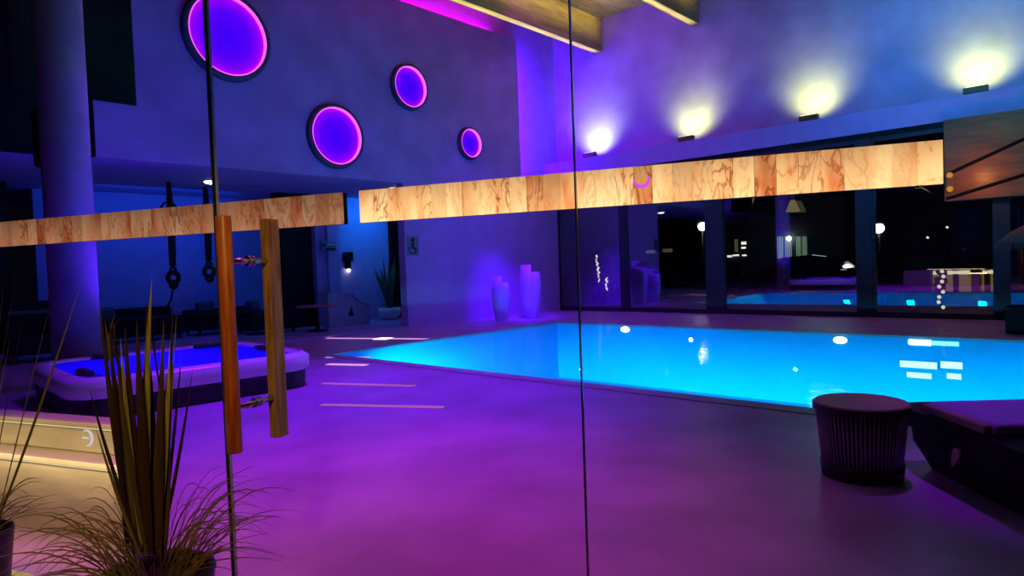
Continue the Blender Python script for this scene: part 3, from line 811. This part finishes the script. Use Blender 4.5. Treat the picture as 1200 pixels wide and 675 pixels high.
# house with two lit windows
s, t0, _ = at_s(875, 300, 36); t1 = at_s(990, 300, 36)[1]
hs = thing('house', 'dark blue house outside with two lit curtained windows', 'house', rw(36, 0, -.02), RA)
MB().box(0, 6, t1, t0, 0, 4.4).build('wall', M['house'], hs)
mb = MB(); mb.bm.verts.ensure_lookup_table()
hw = (t0-t1)
a = [(-.5, t1-.4, 4.4), (-.5, t0+.4, 4.4), (6.5, t0+.4, 4.4), (6.5, t1-.4, 4.4), (3, t1+.5, 6.4), (3, t0-.5, 6.4)]
vs = [mb.bm.verts.new(p) for p in a]
for f in ((0, 1, 5, 4), (2, 3, 4, 5), (0, 4, 3), (1, 2, 5), (0, 3, 2, 1)): mb.bm.faces.new([vs[i] for i in f])
mb.build('roof', M['roof'], hs)
for x0, x1, y0, y1, m in ((911, 928, 277, 302, 'window_lit'), (933, 946, 277, 303, 'window_lit')):
    _, ta, za = at_s(x0, y0, 36); _, tb, zb = at_s(x1, y1, 36)
    w_ = MB().box(-.03, 0, tb, ta, zb, za).build('window', G_[m], hs)
    mb = MB()
    for k in range(6):
        tt = tb+(ta-tb)*(k+.5)/6; mb.box(-.05, -.03, tt-.04, tt, zb, za)
    mb.build('curtain', M['sign_light'], w_)
    MB().box(-.06, 0, (ta+tb)/2-.02, (ta+tb)/2+.02, zb, za).build('mullion', M['frame'], w_)
_, ta, za = at_s(926, 279, 36); MB().ball((-.2, ta, za), .13, 2).build('porch_lamp', G_['warm_white'], hs)
# far house with small lit windows
hs2 = thing('far_building', 'distant black building outside with two faint amber windows', 'building', rw(48, 0, -.02), RA)
_, ta, _ = at_s(738, 300, 48); _, tb, _ = at_s(815, 300, 48)
MB().box(0, 6, tb, ta, 0, 6).build('wall', M['roof'], hs2)
MB().prism([(-.4, 6), (6.4, 6), (3, 8)], tb, ta).build('roof', M['roof'], hs2)
for x0, x1, y0, y1 in ((757, 768, 293, 296.5), (777, 788, 291.5, 295)):
    _, a_, za = at_s(x0, y0, 48); _, b_, zb = at_s(x1, y1, 48)
    MB().box(-.05, 0, b_, a_, zb, za).build('window', G_['window_dim'], hs2)
# pavilion with scattered lit bits
pv = thing('pavilion', 'distant lit pavilion outside just right of the broad pillar', 'building', rw(40, 0, -.02), RA)
_, ta, _ = at_s(850, 300, 40); _, tb, _ = at_s(888, 300, 40)
MB().box(0, 3, tb, ta, 0, 1.55).build('wall', M['house'], pv)
MB().prism([(-.4, 4.4), (3.4, 4.4), (1.5, 5.4)], tb-.3, ta+.3).build('roof', M['roof'], pv)
for tt in (ta-.15, tb+.15): MB().box(.0, .16, tt-.08, tt+.08, 1.55, 4.4).build('post', M['garden_wall'], pv)
for x0, x1, y0, y1, m in ((861, 865, 280, 295, 'window_dim'), (869, 875, 283, 286, 'spark'), (869, 874, 289, 291, 'spark'), (876, 885, 290.5, 294.5, 'spark'), (852, 858, 299, 301, 'spark'), (859, 866, 298, 299.5, 'spark'), (870, 876, 298, 299.5, 'spark')):
    _, a_, za = at_s(x0, y0, 40); _, b_, zb = at_s(x1, y1, 40)
    MB().box(-.06, .02, b_, a_, zb, za).build('lit_window', G_[m], pv)
# car
s, t, _ = at_s(957, 340, 24.2)
car = thing('car', 'dark parked car outside the window between the two pillars', 'car', rw(24.2, t, -.02), RA-PI/2)
def carbody(prof, w, mname, nm, par, ys=None):
    mb = MB(); mb.prism(prof, -w/2, w/2); o = mb.build(nm, M[mname], par)
    md = o.modifiers.new('b', 'BEVEL'); md.width = .06; md.segments = 2
    return o
carbody([(-2.1, .32), (2.05, .32), (2.12, .55), (2.05, .82), (1.2, .95), (-1.2, .98), (-2.0, .9), (-2.15, .6)], 1.76, 'car_paint', 'body', car)
carbody([(-1.45, .95), (-.95, 1.40), (.1, 1.47), (.55, 1.40), (1.15, .95)], 1.5, 'car_paint', 'cabin', car)
MB().prism([(-1.32, .99), (-.92, 1.34), (-.2, 1.39), (-.2, .99)], -.77, .77).build('side_window', M['car_glass'], car)
MB().prism([(-.1, .99), (-.1, 1.39), (.5, 1.34), (.98, .99)], -.77, .77).build('side_window', M['car_glass'], car)
for x in (-1.35, 1.35):
    for y in (-.8, .8):
        w_ = MB().lathe([(.20, -.11), (.33, -.10), (.34, 0), (.33, .10), (.20, .11)], (x, y, .34), 28, ax='y').build('wheel', M['tyre'], car)
        MB().lathe([(.19, -.115), (.19, .115)], (x, y, .34), 20, ax='y').build('hubcap', M['steel'], w_)
MB().box(2.05, 2.12, -.75, -.45, .62, .74, .02).build('headlight', M['sign_light'], car); MB().box(2.05, 2.12, .45, .75, .62, .74, .02).build('headlight', M['sign_light'], car)
light('car_glint', 'AREA', rw(26.5, t+.5, 4.2), 30, (.5, .9, 1), rw(24, t, .9), 1.2)
# garden wall with lit niches
s_g = 21.0
gn = thing('garden_wall', 'low dark garden wall outside with two amber lit niches', 'garden wall', rw(s_g, 0, -.02), RA)
tA = at_s(1060, 330, s_g)[1]; tB = at_s(1230, 330, s_g)[1]
nich = [(1090, 1138), (1148, 1176)]
zt = at_s(1120, 316, s_g)[2]; zb = at_s(1120, 343, s_g)[2]
edges = [tA]+[q for a, b in nich for q in (at_s(a, 330, s_g)[1], at_s(b, 330, s_g)[1])]+[tB]
mb = MB(); mb.box(.0, .5, tB, tA, 0, zb+.02); mb.box(0, .5, tB, tA, zt+.02, zt+.3); mb.box(.4, .5, tB, tA, zb, zt+.1)
for k in (0, 2, 4): mb.box(0, .45, edges[k+1], edges[k], zb, zt+.05)
mb.build('wall', M['garden_wall'], gn)
for k in (1, 3):
    MB().box(.30, .38, edges[k+1]+.01, edges[k]-.01, zb+.03, zt+.01).build('niche_back', G_['niche'], gn)
    MB().tube([(.15, edges[k+1]+.05, zt-.06), (.15, edges[k]-.05, zt-.06)], .05, 8).build('led_bar', G_['niche_led'], gn)
    MB().box(.12, .25, edges[k+1]+.3, edges[k+1]+.42, zb+.02, zt+.0).build('bottle_post', M['garden_wall'], gn)
# sparkling lights strung on a shrub, small shrubs
def shrub(px, s, hgt, rad, lab, name='garden_shrub', n=60, grp='dark shrubs outside'):
    t = at_s(px, 330, s)[1]
    o = thing(name, lab, 'shrub', rw(s, t, -.02), 0, grp)
    mb = MB()
    for k in range(n):
        a = random.uniform(0, 2*PI); u = random.random(); rr_ = rad*math.sqrt(random.random())*(1-.6*u)
        p = Vector((rr_*math.cos(a), rr_*math.sin(a), .3+u*(hgt-.3)))
        mb.ball(p, random.uniform(.10, .22)*hgt/1.6, 1, (1, 1, .8))
    mb.build('foliage', M['hedge'], o)
    MB().tube([(0, 0, 0), (0, 0, hgt*.6)], [.06, .03], 8).build('stem', M['roof'], o)
    return o, t
o, t = shrub(708, 19.5, 1.9, .45, 'dark shrub outside hung with sparkling bulbs beside the glass joint', 'lit_shrub', grp=None)
cx = Vector(o.location)
for k in range(26):
    u = k/25
    px = 699+u*5 if k < 18 else 711
    py = 300+u*44 if k < 18 else 326+(k-18)*2
    q = on_plane(px+random.uniform(-1, 1), py, rw(18.85, 0), A)-cx
    MB().ball(q, random.uniform(.018, .04), 1).build('bulb', G_['spark'], o)
shrub(860, 22, 1.3, .5, 'dark shrub outside at the foot of the lit pavilion')
shrub(1035, 20.5, 1.5, .6, 'dark shrub outside right of the slim pillar')
shrub(780, 24, 1.2, .8, 'dark low shrub outside left of the broad pillar')
o, t = shrub(1102, 19.2, 1.0, .18, 'slim shrub outside before the left niche, catching light', 'slim_shrub', 24, None)
for k in range(8):
    q = on_plane(1102+random.uniform(-4, 4), 318+k*6, rw(18.9, 0), A)-Vector(o.location)
    if q.z > .05: MB().ball(q, .05, 1).build('bulb', G_['niche_led'], o)
for px, py, lab in ((1087, 278, 'tiny distant white lamp left of the brown ceiling reflection, lower one'), (1110, 266, 'tiny distant white lamp under the brown ceiling reflection, higher one')):
    _, t, z = at_s(px, py, 40)
    o = thing('distant_lamp', lab, 'street lamp', rw(40, t, -.02), 0, 'distant lamps outside')
    MB().tube([(0, 0, 0), (0, 0, z)], .04, 6).build('post', M['dark_metal'], o); MB().ball((0, 0, z), .07, 1).build('globe', G_['spark'], o)
# fringed parasol and a planter box inside at the right
_, t, z = at_s(1216, 284, 15.2)
pa = thing('fringed_parasol', 'straw parasol with a fringed edge at the right edge of the hall', 'parasol', rw(15.2, t, 0), RA)
mb = MB(); mb.lathe([(.02, z+.42), (.4, z+.2), (.62, z), (.59, z-.01), (.38, z+.17), (.02, z+.38)], n=32); mb.build('canopy', M['parasol'], pa)
mb = MB()
for k in range(70):
    a = 2*PI*k/70; mb.blade([(.61*math.cos(a), .61*math.sin(a), z), (.63*math.cos(a), .63*math.sin(a), z-.07), (.62*math.cos(a), .62*math.sin(a), z-.15)], .04, Vector((math.cos(a), math.sin(a), 0)))
mb.build('fringe', M['parasol'], pa)
MB().tube([(0, 0, .05), (0, 0, z+.3)], .03, 10).build('pole', M['dark_metal'], pa)
MB().lathe([(.3, 0), (.28, .06), (.05, .08)], n=28).build('base', M['stool_body'], pa)
s, t, z = at_f(1178, 392); zt = st(on_plane(1178, 360, rw(s, 0), A))[2]
pb = thing('planter_box', 'black square box at the right edge below the window', 'planter', rw(s+.3, t-.45, 0), RA)
MB().box(-.3, .3, -.45, .45, .02, zt, .012).build('box', M['black'], pb)
MB().box(-.32, .32, -.47, .47, zt-.05, zt+.0, .01).build('rim', M['black'], pb)

# ------------------------------------------------------------------ stool table and lounger
P = on_z(1010, 556, 0)
stl = thing('side_table', 'round slatted drum side table with a wine red top beside the lounger', 'side table', P)
k_ = P.y/FPX
Ht, Rt = .485, .283
MB().lathe([(.02, Ht-.03), (Rt-.01, Ht-.03), (Rt, Ht-.02), (Rt, Ht-.008), (Rt-.01, Ht)], n=56).build('table_top', M['stool_top'], stl)
MB().lathe([(Rt-.02, Ht-.055), (Rt+.006, Ht-.05), (Rt+.006, Ht-.012), (Rt-.0, Ht-.01), (Rt-.02, Ht-.03)], n=56, close=True).build('top_band', M['stool_body'], stl)
rb = .245
MB().lathe([(rb-.03, .0), (rb-.005, .0), (rb+.004, .09), (rb-.02, .09)], n=56, close=True).build('base_band', M['stool_body'], stl)
MB().lathe([(.02, .02), (rb-.03, .02), (rb-.03, .035), (.02, .035)], n=40).build('base_plate', M['stool_body'], stl)
mb = MB()
for k in range(64):
    a = 2*PI*k/64
    p0 = (math.cos(a)*(rb-.012), math.sin(a)*(rb-.012), .08); p1 = (math.cos(a)*(Rt-.014), math.sin(a)*(Rt-.014), Ht-.05)
    mb.tube([p0, p1], .0055, 6)
mb.build('slats', M['slat'], stl)
MB().lathe([(rb-.055, .035), (rb-.02, Ht-.06)], n=40).build('inner_drum', M['stool_body'], stl)
# lounger, along +x
ln = thing('sun_lounger', 'black wicker sun lounger with a violet lit cushion, cut by the frame', 'sun lounger', (2.60, 3.66, 0), math.radians(-2))
mb = MB(); mb.prism([(-.02, .40), (1.3, .40), (1.3, .0), (.12, 0), (.0, .20)], -.30, .72); mb.build('base', M['wicker'], ln)
MB().box(.0, .5, .60, .95, .27, .405, .03).build('foot_panel', M['wicker'], ln)
MB().box(.40, .48, .86, .94, .0, .28, .008).build('leg', M['wicker'], ln)
mb = MB(); mb.prism([(.03, .41), (1.3, .41), (1.3, .475), (.06, .475), (.03, .455)], -.02, .62)
c = mb.build('cushion', M['cushion'], ln); md = c.modifiers.new('b', 'BEVEL'); md.width = .02; md.segments = 3
MB().box(-.012, .05, .0, .60, .415, .468, .012).build('cushion_end', M['cushion_end'], ln)
mb = MB(); a = [mb.bm.verts.new((-.014, y, z)) for y, z in ((.30, .20), (.27, .27), (.21, .275), (.23, .22), (.29, .15))]; mb.bm.faces.new(a)
q = bmesh.ops.extrude_face_region(mb.bm, geom=list(mb.bm.faces)); bmesh.ops.translate(mb.bm, verts=[v for v in q['geom'] if isinstance(v, bmesh.types.BMVert)], vec=(.012, 0, 0))
mb.build('care_label', M['tag'], ln)

# ------------------------------------------------------------------ glass front, door, handle (glass frame)
ZG = 2.9
def gpane(name, g0, g1, lab, struct_=True):
    o = thing(name, lab, 'glass wall', GM, GA, kind='structure')
    MB().box(g0, g1, -.006, .006, 0.02, ZG).build('glass_pane', M['glass'], o)
    return o
wl_ = gpane('window_20', -4.2, -.172, 'frameless fixed glass pane left of the door')
MB().box(-.172, -.1690, -.006, .006, .02, ZG).build('pane_edge', M['glass_edge'], wl_)
wr_ = gpane('window_21', 1.3545, 5.4, 'frameless fixed glass pane right of the door')
MB().box(1.3525, 1.3545, -.006, .006, .02, ZG).build('pane_edge', M['glass_rim'], wr_)
dr = thing('door_1', 'frameless glass door with long oak bar handles', 'door', GM, GA, kind='structure')
MB().box(-.150, 1.349, -.006, .006, .02, ZG).build('glass_pane', M['glass'], dr)
MB().box(-.162, -.1535, -.006, .006, .02, ZG).build('rubber_seal', M['seal'], dr)
MB().box(-.1535, -.150, -.006, .006, .02, ZG).build('polished_edge', M['glass_rim'], dr)
MB().box(1.3490, 1.3508, -.006, .006, .02, ZG).build('hinge_seal', M['seal'], dr)
h0, h1 = .771, 1.677
hd = MB()
for z in (1.06-.12, 1.505):
    hd.tube([(0, -.126, z), (0, .126, z)], .011, 14)
    hd.lathe([(.02, -.018), (.02, -.006)], (0, 0, z), 18, ax='y'); hd.lathe([(.02, .006), (.02, .018)], (0, 0, z), 18, ax='y')
    hd.lathe([(.015, -.055), (.015, -.05)], (0, 0, z), 18, ax='y')
hdl = hd.build('handle', M['steel'], dr)
o = MB().lathe([(.027, h0), (.0285, h0+.004), (.0285, h1-.004), (.027, h1)], (0, -.126, 0), 32).build('grip', M['oak_outer'], hdl); o['label'] = 'orange oak round grip on the near side'
o = MB().box(-.026, .016, .092, .158, h0, h1, .003).build('grip', M['oak_inner'], hdl); o['label'] = 'pale square oak grip on the hall side'
mb = MB(); mb.box(-4.2, 5.4, -.04, .04, ZG, ZG+.12)
struct('trim_2', mb, M['dark_metal'], 'dark head rail over the glass front', 'trim', rz=GA, loc=GM)
mb = MB(); mb.box(-4.2, -.17, -.02, .02, 0, .02); mb.box(1.356, 5.4, -.02, .02, 0, .02)
struct('trim_3', mb, M['steel'], 'floor channel of the glass front', 'trim', rz=GA, loc=GM)

# glass reflection of an amber salt wall, built as glowing tile bands
ST = .19
SA = math.radians(-21.3)
zc, hh = 1.706, .0635
def band(name, px0, px1, lab, m, tiles_w, pins):
    N2 = Vector((-math.sin(SA), math.cos(SA), 0)); G2 = Vector((math.cos(SA), math.sin(SA), 0))
    base = gw(.4, ST, 0)
    P0_ = on_plane(px0, 260, base, N2); P1_ = on_plane(px1, 200, base, N2)
    P0_.z = zc; w = (Vector((P1_.x, P1_.y, 0))-Vector((P0_.x, P0_.y, 0))).length
    o = thing(name, lab, 'light panel', P0_, SA)
    body = MB().box(0, w, .004, .03, -hh, hh).build('backing_box', M['black'], o)
    n = max(1, round(w/tiles_w)); tw = w/n
    mb = MB()
    for k in range(n): mb.box(k*tw+.0006, (k+1)*tw-.0006, -.006, .006, -hh, hh)
    tl = mb.build('reflected_tiles', m, o)
    for g in pins:
        MB().tube([(g*w, .006, -hh-.003), (g*w, -.20, -hh-.045)], .0022, 8).build('standoff', M['dark_metal'], o)  # added pins and clips hold the reflected band
        MB().box(g*w-.008, g*w+.008, .0, .03, -hh-.006, -hh+.001).build('clip', M['dark_metal'], o)
    return o, w
bR, wR = band('stone_band_reflection', 423, 1105, 'long bright amber stone tile wall reflection under the wall uplights', salt('amber_reflection', 1.15, (1, 1, 1, 1)), .0655, (.74, .97))
bR['group'] = 'reflected amber stone bands'
bL, wL = band('stone_band_reflection', -160, 400, 'dimmer pinkish amber stone tile wall reflection left of the passage', salt('amber_reflection_dim', .36, (1, .80, .98, 1)), .0655, (.30,))
bL['group'] = 'reflected amber stone bands'
P = on_plane(752, 213, gw(.4, ST-.01, 0), Vector((-math.sin(SA), math.cos(SA), 0)))
q = P-Vector(bR.location); lx = q.x*math.cos(SA)+q.y*math.sin(SA)
MB().torus(.024, .006, (lx, -.012, q.z+.008), 'y', 30, 8, -PI*1.02, PI*.12).build('crescent_mark', G_['mark'], bR)  # glowing crescent for a magenta reflection on the band

# ------------------------------------------------------------------ two-tier lit bench at lower left, a glass reflection built solid
d0, d1 = .42, .56
e0 = at_g(155, 547, d0); e1 = at_g(133, 497, d1)
z_low = e0[2]; z_up = e1[2]
bn = thing('bench_reflection', 'reflected two tier stone bench with glowing amber edges at the lower left', 'bench', gw(0, 0, 0), GA)
MB().box(-4.2, e0[0]-.005, d0+.02, d0+.12, 0, z_low-.03, .006).build('lower_tier', M['bench'], bn)
MB().box(-4.2, e0[0]+.01, d0-.015, d0+.14, z_low-.03, z_low, .006).build('lower_top', M['bench'], bn)
MB().box(-4.2, e1[0]-.005, d1+.02, d1+.12, .0, z_up-.03, .006).build('upper_tier', M['bench'], bn)
MB().box(-4.2, e1[0]+.01, d1-.02, d1+.13, z_up-.03, z_up, .006).build('upper_top', M['bench'], bn)
for dd, zz, ee in ((d0, z_low, e0), (d1, z_up, e1)):
    MB().box(-4.2, ee[0]-.01, dd-.005, dd+.012, zz-.04, zz-.03, .002).build('edge_glow', G_['bench_edge_glow'], bn)  # added glow for the bright bench edge
    c = gw(-2.6, dd-.06, zz-.0); 
m_ = at_g(99, 514, d1)
MB().torus(.045, .0075, (m_[0], d1+.014, m_[2]), 'y', 36, 8, -PI*.62, PI*.72).build('crescent_mark', G_['white_mark'], bn)
MB().box(m_[0]-.04, m_[0]+.01, d1+.012, d1+.020, m_[2]-.006, m_[2]+.004, .002).build('bar_mark', G_['white_mark'], bn)
light('bench_fill', 'AREA', gw(-2.2, d0-.10, z_low+.03), 3.6, (1, .78, .38), gw(-2.2, d0+.06, .2), 2.2, .04)  # added lamps light the reflected bench faces
light('bench_fill_up', 'AREA', gw(-2.2, d1-.10, z_up+.03), 1.0, (1, .74, .38), gw(-2.2, d1+.03, z_up-.25), 2.2, .04)

# ------------------------------------------------------------------ plants in front of the glass
def plant_blades(mb, specs, n=9, wob=.0):
    for (bx, by, tx, ty, d_b, d_t, w, arch) in specs:
        a = on_plane(bx, by, gw(0, d_b), N); b = on_plane(tx, ty, gw(0, d_t), N)
        mid = (a+b)/2+Vector(((b-a).z*0, 0, 0))+G*arch
        pts = []
        for i in range(n):
            u = i/(n-1); pts.append(a*(1-u)**2+mid*2*u*(1-u)+b*u*u)
        mb.blade(pts, w, N, .2)
pc = on_plane(180, 662, gw(0, -.42), N)
pot = thing('potted_grass', 'large black pot of tall iris leaves and thin grass before the glass', 'plant', (pc.x, pc.y, 0))
rim = pc.z-.03
inv = Matrix.Translation(Vector((-pc.x, -pc.y, 0)))
MB().lathe([(.13, 0), (.15, .02), (.195, rim-.03), (.20, rim-.01), (.197, rim), (.178, rim), (.172, rim-.05), (.15, rim-.08)], n=48).build('pot', M['pot'], pot)
MB().lathe([(.165, rim-.07), (.165, rim-.045), (.05, rim-.03)], n=32).build('soil', M['soil'], pot)
mb = MB()
broad = [(158, 650, 116, 345, -.42, -.50, .026, -.03), (168, 648, 131, 372, -.40, -.40, .030, .01), (150, 650, 128, 366, -.45, -.5, .022, -.01),
         (172, 648, 178, 326, -.42, -.46, .030, -.04), (165, 650, 146, 380, -.46, -.44, .034, .0), (180, 648, 171, 352, -.40, -.42, .026, -.01),
         (178, 650, 192, 372, -.44, -.40, .028, .01), (188, 648, 203, 345, -.40, -.36, .016, .015), (160, 650, 122, 372, -.38, -.44, .03, .02),
         (185, 652, 196, 430, -.42, -.40, .024, .01), (190, 650, 207, 365, -.42, -.46, .010, .0), (176, 650, 160, 372, -.48, -.52, .036, -.01),
         (170, 650, 152, 450, -.36, -.38, .03, .01), (183, 650, 176, 420, -.38, -.40, .034, .0), (192, 650, 196, 470, -.46, -.44, .03, .01),
         (150, 650, 140, 430, -.38, -.36, .026, .0), (186, 650, 190, 420, -.48, -.5, .03, -.01), (174, 650, 166, 470, -.44, -.42, .03, .0),
         (168, 650, 104, 452, -.48, -.54, .016, -.03), (186, 650, 226, 432, -.44, -.46, .012, .02), (164, 650, 112, 500, -.5, -.56, .014, -.02), (188, 650, 214, 400, -.40, -.38, .012, .01), (172, 650, 136, 420, -.5, -.52, .022, -.02)]
plant_blades(mb, [(*q[:6], q[6]*1.45, q[7]) for q in broad])
o = mb.build('iris_leaves', M['leaf'], pot); o.matrix_parent_inverse = Matrix.Identity(4); o.data.transform(inv)
mb = MB(); plant_blades(mb, [(176, 640, 178, 325, -.46, -.47, .032, -.035), (166, 640, 141, 395, -.47, -.5, .030, -.015), (184, 640, 199, 400, -.47, -.46, .03, .02)])
o = mb.build('bright_leaf', M['leaf_bright'], pot); o.data.transform(inv); o['label'] = 'brighter yellow green leaves'
# three bent-over tips
mb = MB()
for (bx, by, kx, ky, tx, ty, w) in ((146, 470, 125, 372, 140, 378, .012), (190, 470, 172, 368, 184, 372, .012), (128, 470, 122, 392, 136, 366, .010)):
    a, k, b = [on_plane(x, y, gw(0, -.43), N) for x, y in ((bx, by), (kx, ky), (tx, ty))]
    mb.blade([a*(1-u)**2+k*2*u*(1-u)+b*u*u for u in [i/11 for i in range(12)]], w, N, .2)
o = mb.build('bent_leaves', M['leaf'], pot); o.data.transform(inv)
mb = MB()
for k in range(190):
    a = random.uniform(0, 2*PI)
    ln_ = random.uniform(.16, .40); r0 = random.uniform(.02, .12)
    hgt = random.uniform(.08, .30)
    p0 = Vector((math.cos(a)*r0, math.sin(a)*r0, rim-.05)); dirv = Vector((math.cos(a), math.sin(a), 0))
    p1 = p0+dirv*ln_*.45+Vector((0, 0, hgt*1.5)); p2 = p0+dirv*ln_*random.uniform(.9, 1.25)+Vector((0, 0, hgt*random.uniform(.5, 1.3)))
    mb.blade([p0*(1-u)**2+p1*2*u*(1-u)+p2*u*u for u in [i/8 for i in range(9)]], random.uniform(.003, .006), Vector((-math.sin(a), math.cos(a), .2)), .2)
mb.build('thin_grass', M['grass'], pot)
# second plant at the left edge
pc2 = on_plane(-32, 640, gw(0, -.40), N)
pot2 = thing('potted_grass', 'black pot of thin grass and narrow leaves cut by the left edge', 'plant', (pc2.x, pc2.y, 0))
rim2 = on_plane(0, 630, gw(0, -.40), N).z
inv2 = Matrix.Translation(Vector((-pc2.x, -pc2.y, 0)))
MB().lathe([(.09, 0), (.10, .02), (.14, rim2-.03), (.145, rim2-.01), (.142, rim2), (.128, rim2), (.12, rim2-.06)], n=40).build('pot', M['pot'], pot2)
MB().lathe([(.115, rim2-.06), (.115, rim2-.04), (.04, rim2-.03)], n=28).build('soil', M['soil'], pot2)
mb = MB()
plant_blades(mb, [(-30, 630, 20, 322, -.40, -.45, .012, -.02), (-20, 630, 31, 352, -.38, -.42, .007, -.01), (-28, 630, 12, 395, -.42, -.46, .010, -.01),
                  (-10, 630, 97, 325, -.38, -.34, .016, .03), (-22, 630, 4, 330, -.42, -.42, .010, 0), (-8, 630, 60, 352, -.40, -.42, .007, .0)], 11)
o = mb.build('narrow_leaves', M['leaf'], pot2); o.data.transform(inv2)
mb = MB()
for k in range(90):
    a = random.uniform(0, 2*PI); ln_ = random.uniform(.12, .28); r0 = random.uniform(.02, .08); hgt = random.uniform(.06, .2)
    p0 = Vector((math.cos(a)*r0, math.sin(a)*r0, rim2-.05)); dirv = Vector((math.cos(a), math.sin(a), 0))
    p1 = p0+dirv*ln_*.45+Vector((0, 0, hgt*1.5)); p2 = p0+dirv*ln_+Vector((0, 0, hgt*random.uniform(.5, 1.3)))
    mb.blade([p0*(1-u)**2+p1*2*u*(1-u)+p2*u*u for u in [i/8 for i in range(9)]], random.uniform(.003, .005), Vector((-math.sin(a), math.cos(a), .2)), .2)
mb.build('thin_grass', M['grass'], pot2)

# ------------------------------------------------------------------ lights of the hall, with added fill
VIO = (.20, 0, 1); MAG = (.72, .02, .85)
# floor: magenta-pink near the glass, violet further in
light('floor_magenta', 'SPOT', (-1.2, 4.4, 7.6), 1500, (.62, .03, .45), (-.9, 4.0, 0), .5, spot=45, blend=1)
light('floor_violet', 'SPOT', rw(5.0, 7.0, 7.6), 3300, (.20, 0, .95), rw(4.2, 6.6, 0), .5, spot=64, blend=1)
light('floor_violet_far', 'SPOT', rw(14.0, 9.0, 7.6), 260, (.16, 0, .8), rw(13.8, 10.5, 0), .5, spot=80, blend=1)
light('front_warm', 'SPOT', gw(1.2, -1.7, 2.5), 90, (1, .62, .20), gw(-.35, -.2, 1.0), .12, spot=50, blend=.8)
# walls: added violet washes, blue ones imitating pool light, then end and cove strips
light('wall_violet', 'AREA', rw(8.5, 8.0, 8.4), 270, (.28, .01, 1), rw(9, TW, 6.2), 5, 1.0)
light('wall_blue', 'AREA', rw(9.5, 5.5, .4), 100, (.0, .10, 1), rw(9.5, TW, 5.0), 5, 2.0)
light('back_blue', 'SPOT', rw(9.0, 1.5, 8.0), 2100, (.02, .42, .80), rw(17, .8, 6.4), .3, spot=80, blend=1)
light('ledge_blue', 'SPOT', rw(10.5, 2.0, 3.6), 420, (0, .25, 1), rw(16.4, 5.0, 4.5), .3, spot=62, blend=1)
light('back_violet', 'AREA', rw(12.5, 9.5, 8.3), 60, (.36, 0, 1), rw(16.6, 9.0, 6.6), 3, 1.0)
light('end_strip', 'AREA', rw(14.9, TW+.12, 5.9), 170, (.10, 0, 1), rw(16.6, TW-.15, 5.9), .2, 3.8)
light('cove_magenta', 'AREA', rw(9.5, TW+.36, 7.99), 130, (.80, 0, 1), rw(9.5, TW+.46, 8.7), 9, .1)
# lounge
light('niche_blue', 'AREA', rw(sK(428, TB), TB-1.0, 3.4), 32, (.0, .28, 1), rw(sK(428, TB), TB, 2.0), .8)
light('lounge_blue', 'AREA', rw(sK(180, 18), 16.4, 3.4), 30, (.0, .12, 1), rw(sK(180, 18), 18, 1.9), 3.5, .6)
light('lower_violet', 'SPOT', rw(11.8, 9.4, 7.4), 420, (.14, 0, 1), rw(12.8, TW, 1.4), .3, spot=50, blend=1)
# added area lamps imitate uplight on the beams and boards
light('beam_warm', 'AREA', rw(12.0, 9.7, 8.60), 24, (1, .82, .16), rw(12.0, 11.3, 8.55), 9.5, .12, spread=44)
light('beam_warm', 'AREA', rw(13.0, 6.6, 8.60), 18, (1, .82, .16), rw(13.0, 8.2, 8.55), 7, .12, spread=44)
light('plank_fill', 'AREA', rw(14.5, 9.9, 7.9), 22, (1, .86, .40), rw(14.5, 9.9, 8.7), 3.0, 1.0, spread=120).rotation_euler = (PI, 0, RA)  # added floating lamp, brightens the ceiling boards
for t_b in (11.52, 8.38):
    light('beam_fill', 'AREA', rw(13.4, t_b, 7.45), 14, (1, .90, .62), rw(13.4, t_b, 7.76), 6.8, .05, spread=50).rotation_euler = (PI, 0, RA)  # added floating strip brightens the beam undersides
light('lounger_violet', 'SPOT', (3.4, 5.6, 7.2), 720, (.34, 0, .9), (3.0, 4.2, .4), .2, spot=17, blend=.9)  # added spot to brighten stool and cushion, no fixture

w = bpy.data.worlds.new('night'); scene.world = w; w.use_nodes = True
w.node_tree.nodes['Background'].inputs['Color'].default_value = (.002, .002, .006, 1)
w.node_tree.nodes['Background'].inputs['Strength'].default_value = .5

vs = scene.view_settings
vs.view_transform = 'Standard'; vs.look = 'None'; vs.gamma = 1; vs.exposure = 0; vs.use_curve_mapping = False
cy = scene.cycles
cy.use_denoising = True
cy.max_bounces = 8; cy.transparent_max_bounces = 16; cy.diffuse_bounces = 4; cy.glossy_bounces = 4
cy.sample_clamp_indirect = 3; cy.sample_clamp_direct = 0; cy.blur_glossy = .5
cy.caustics_reflective = False; cy.caustics_refractive = False
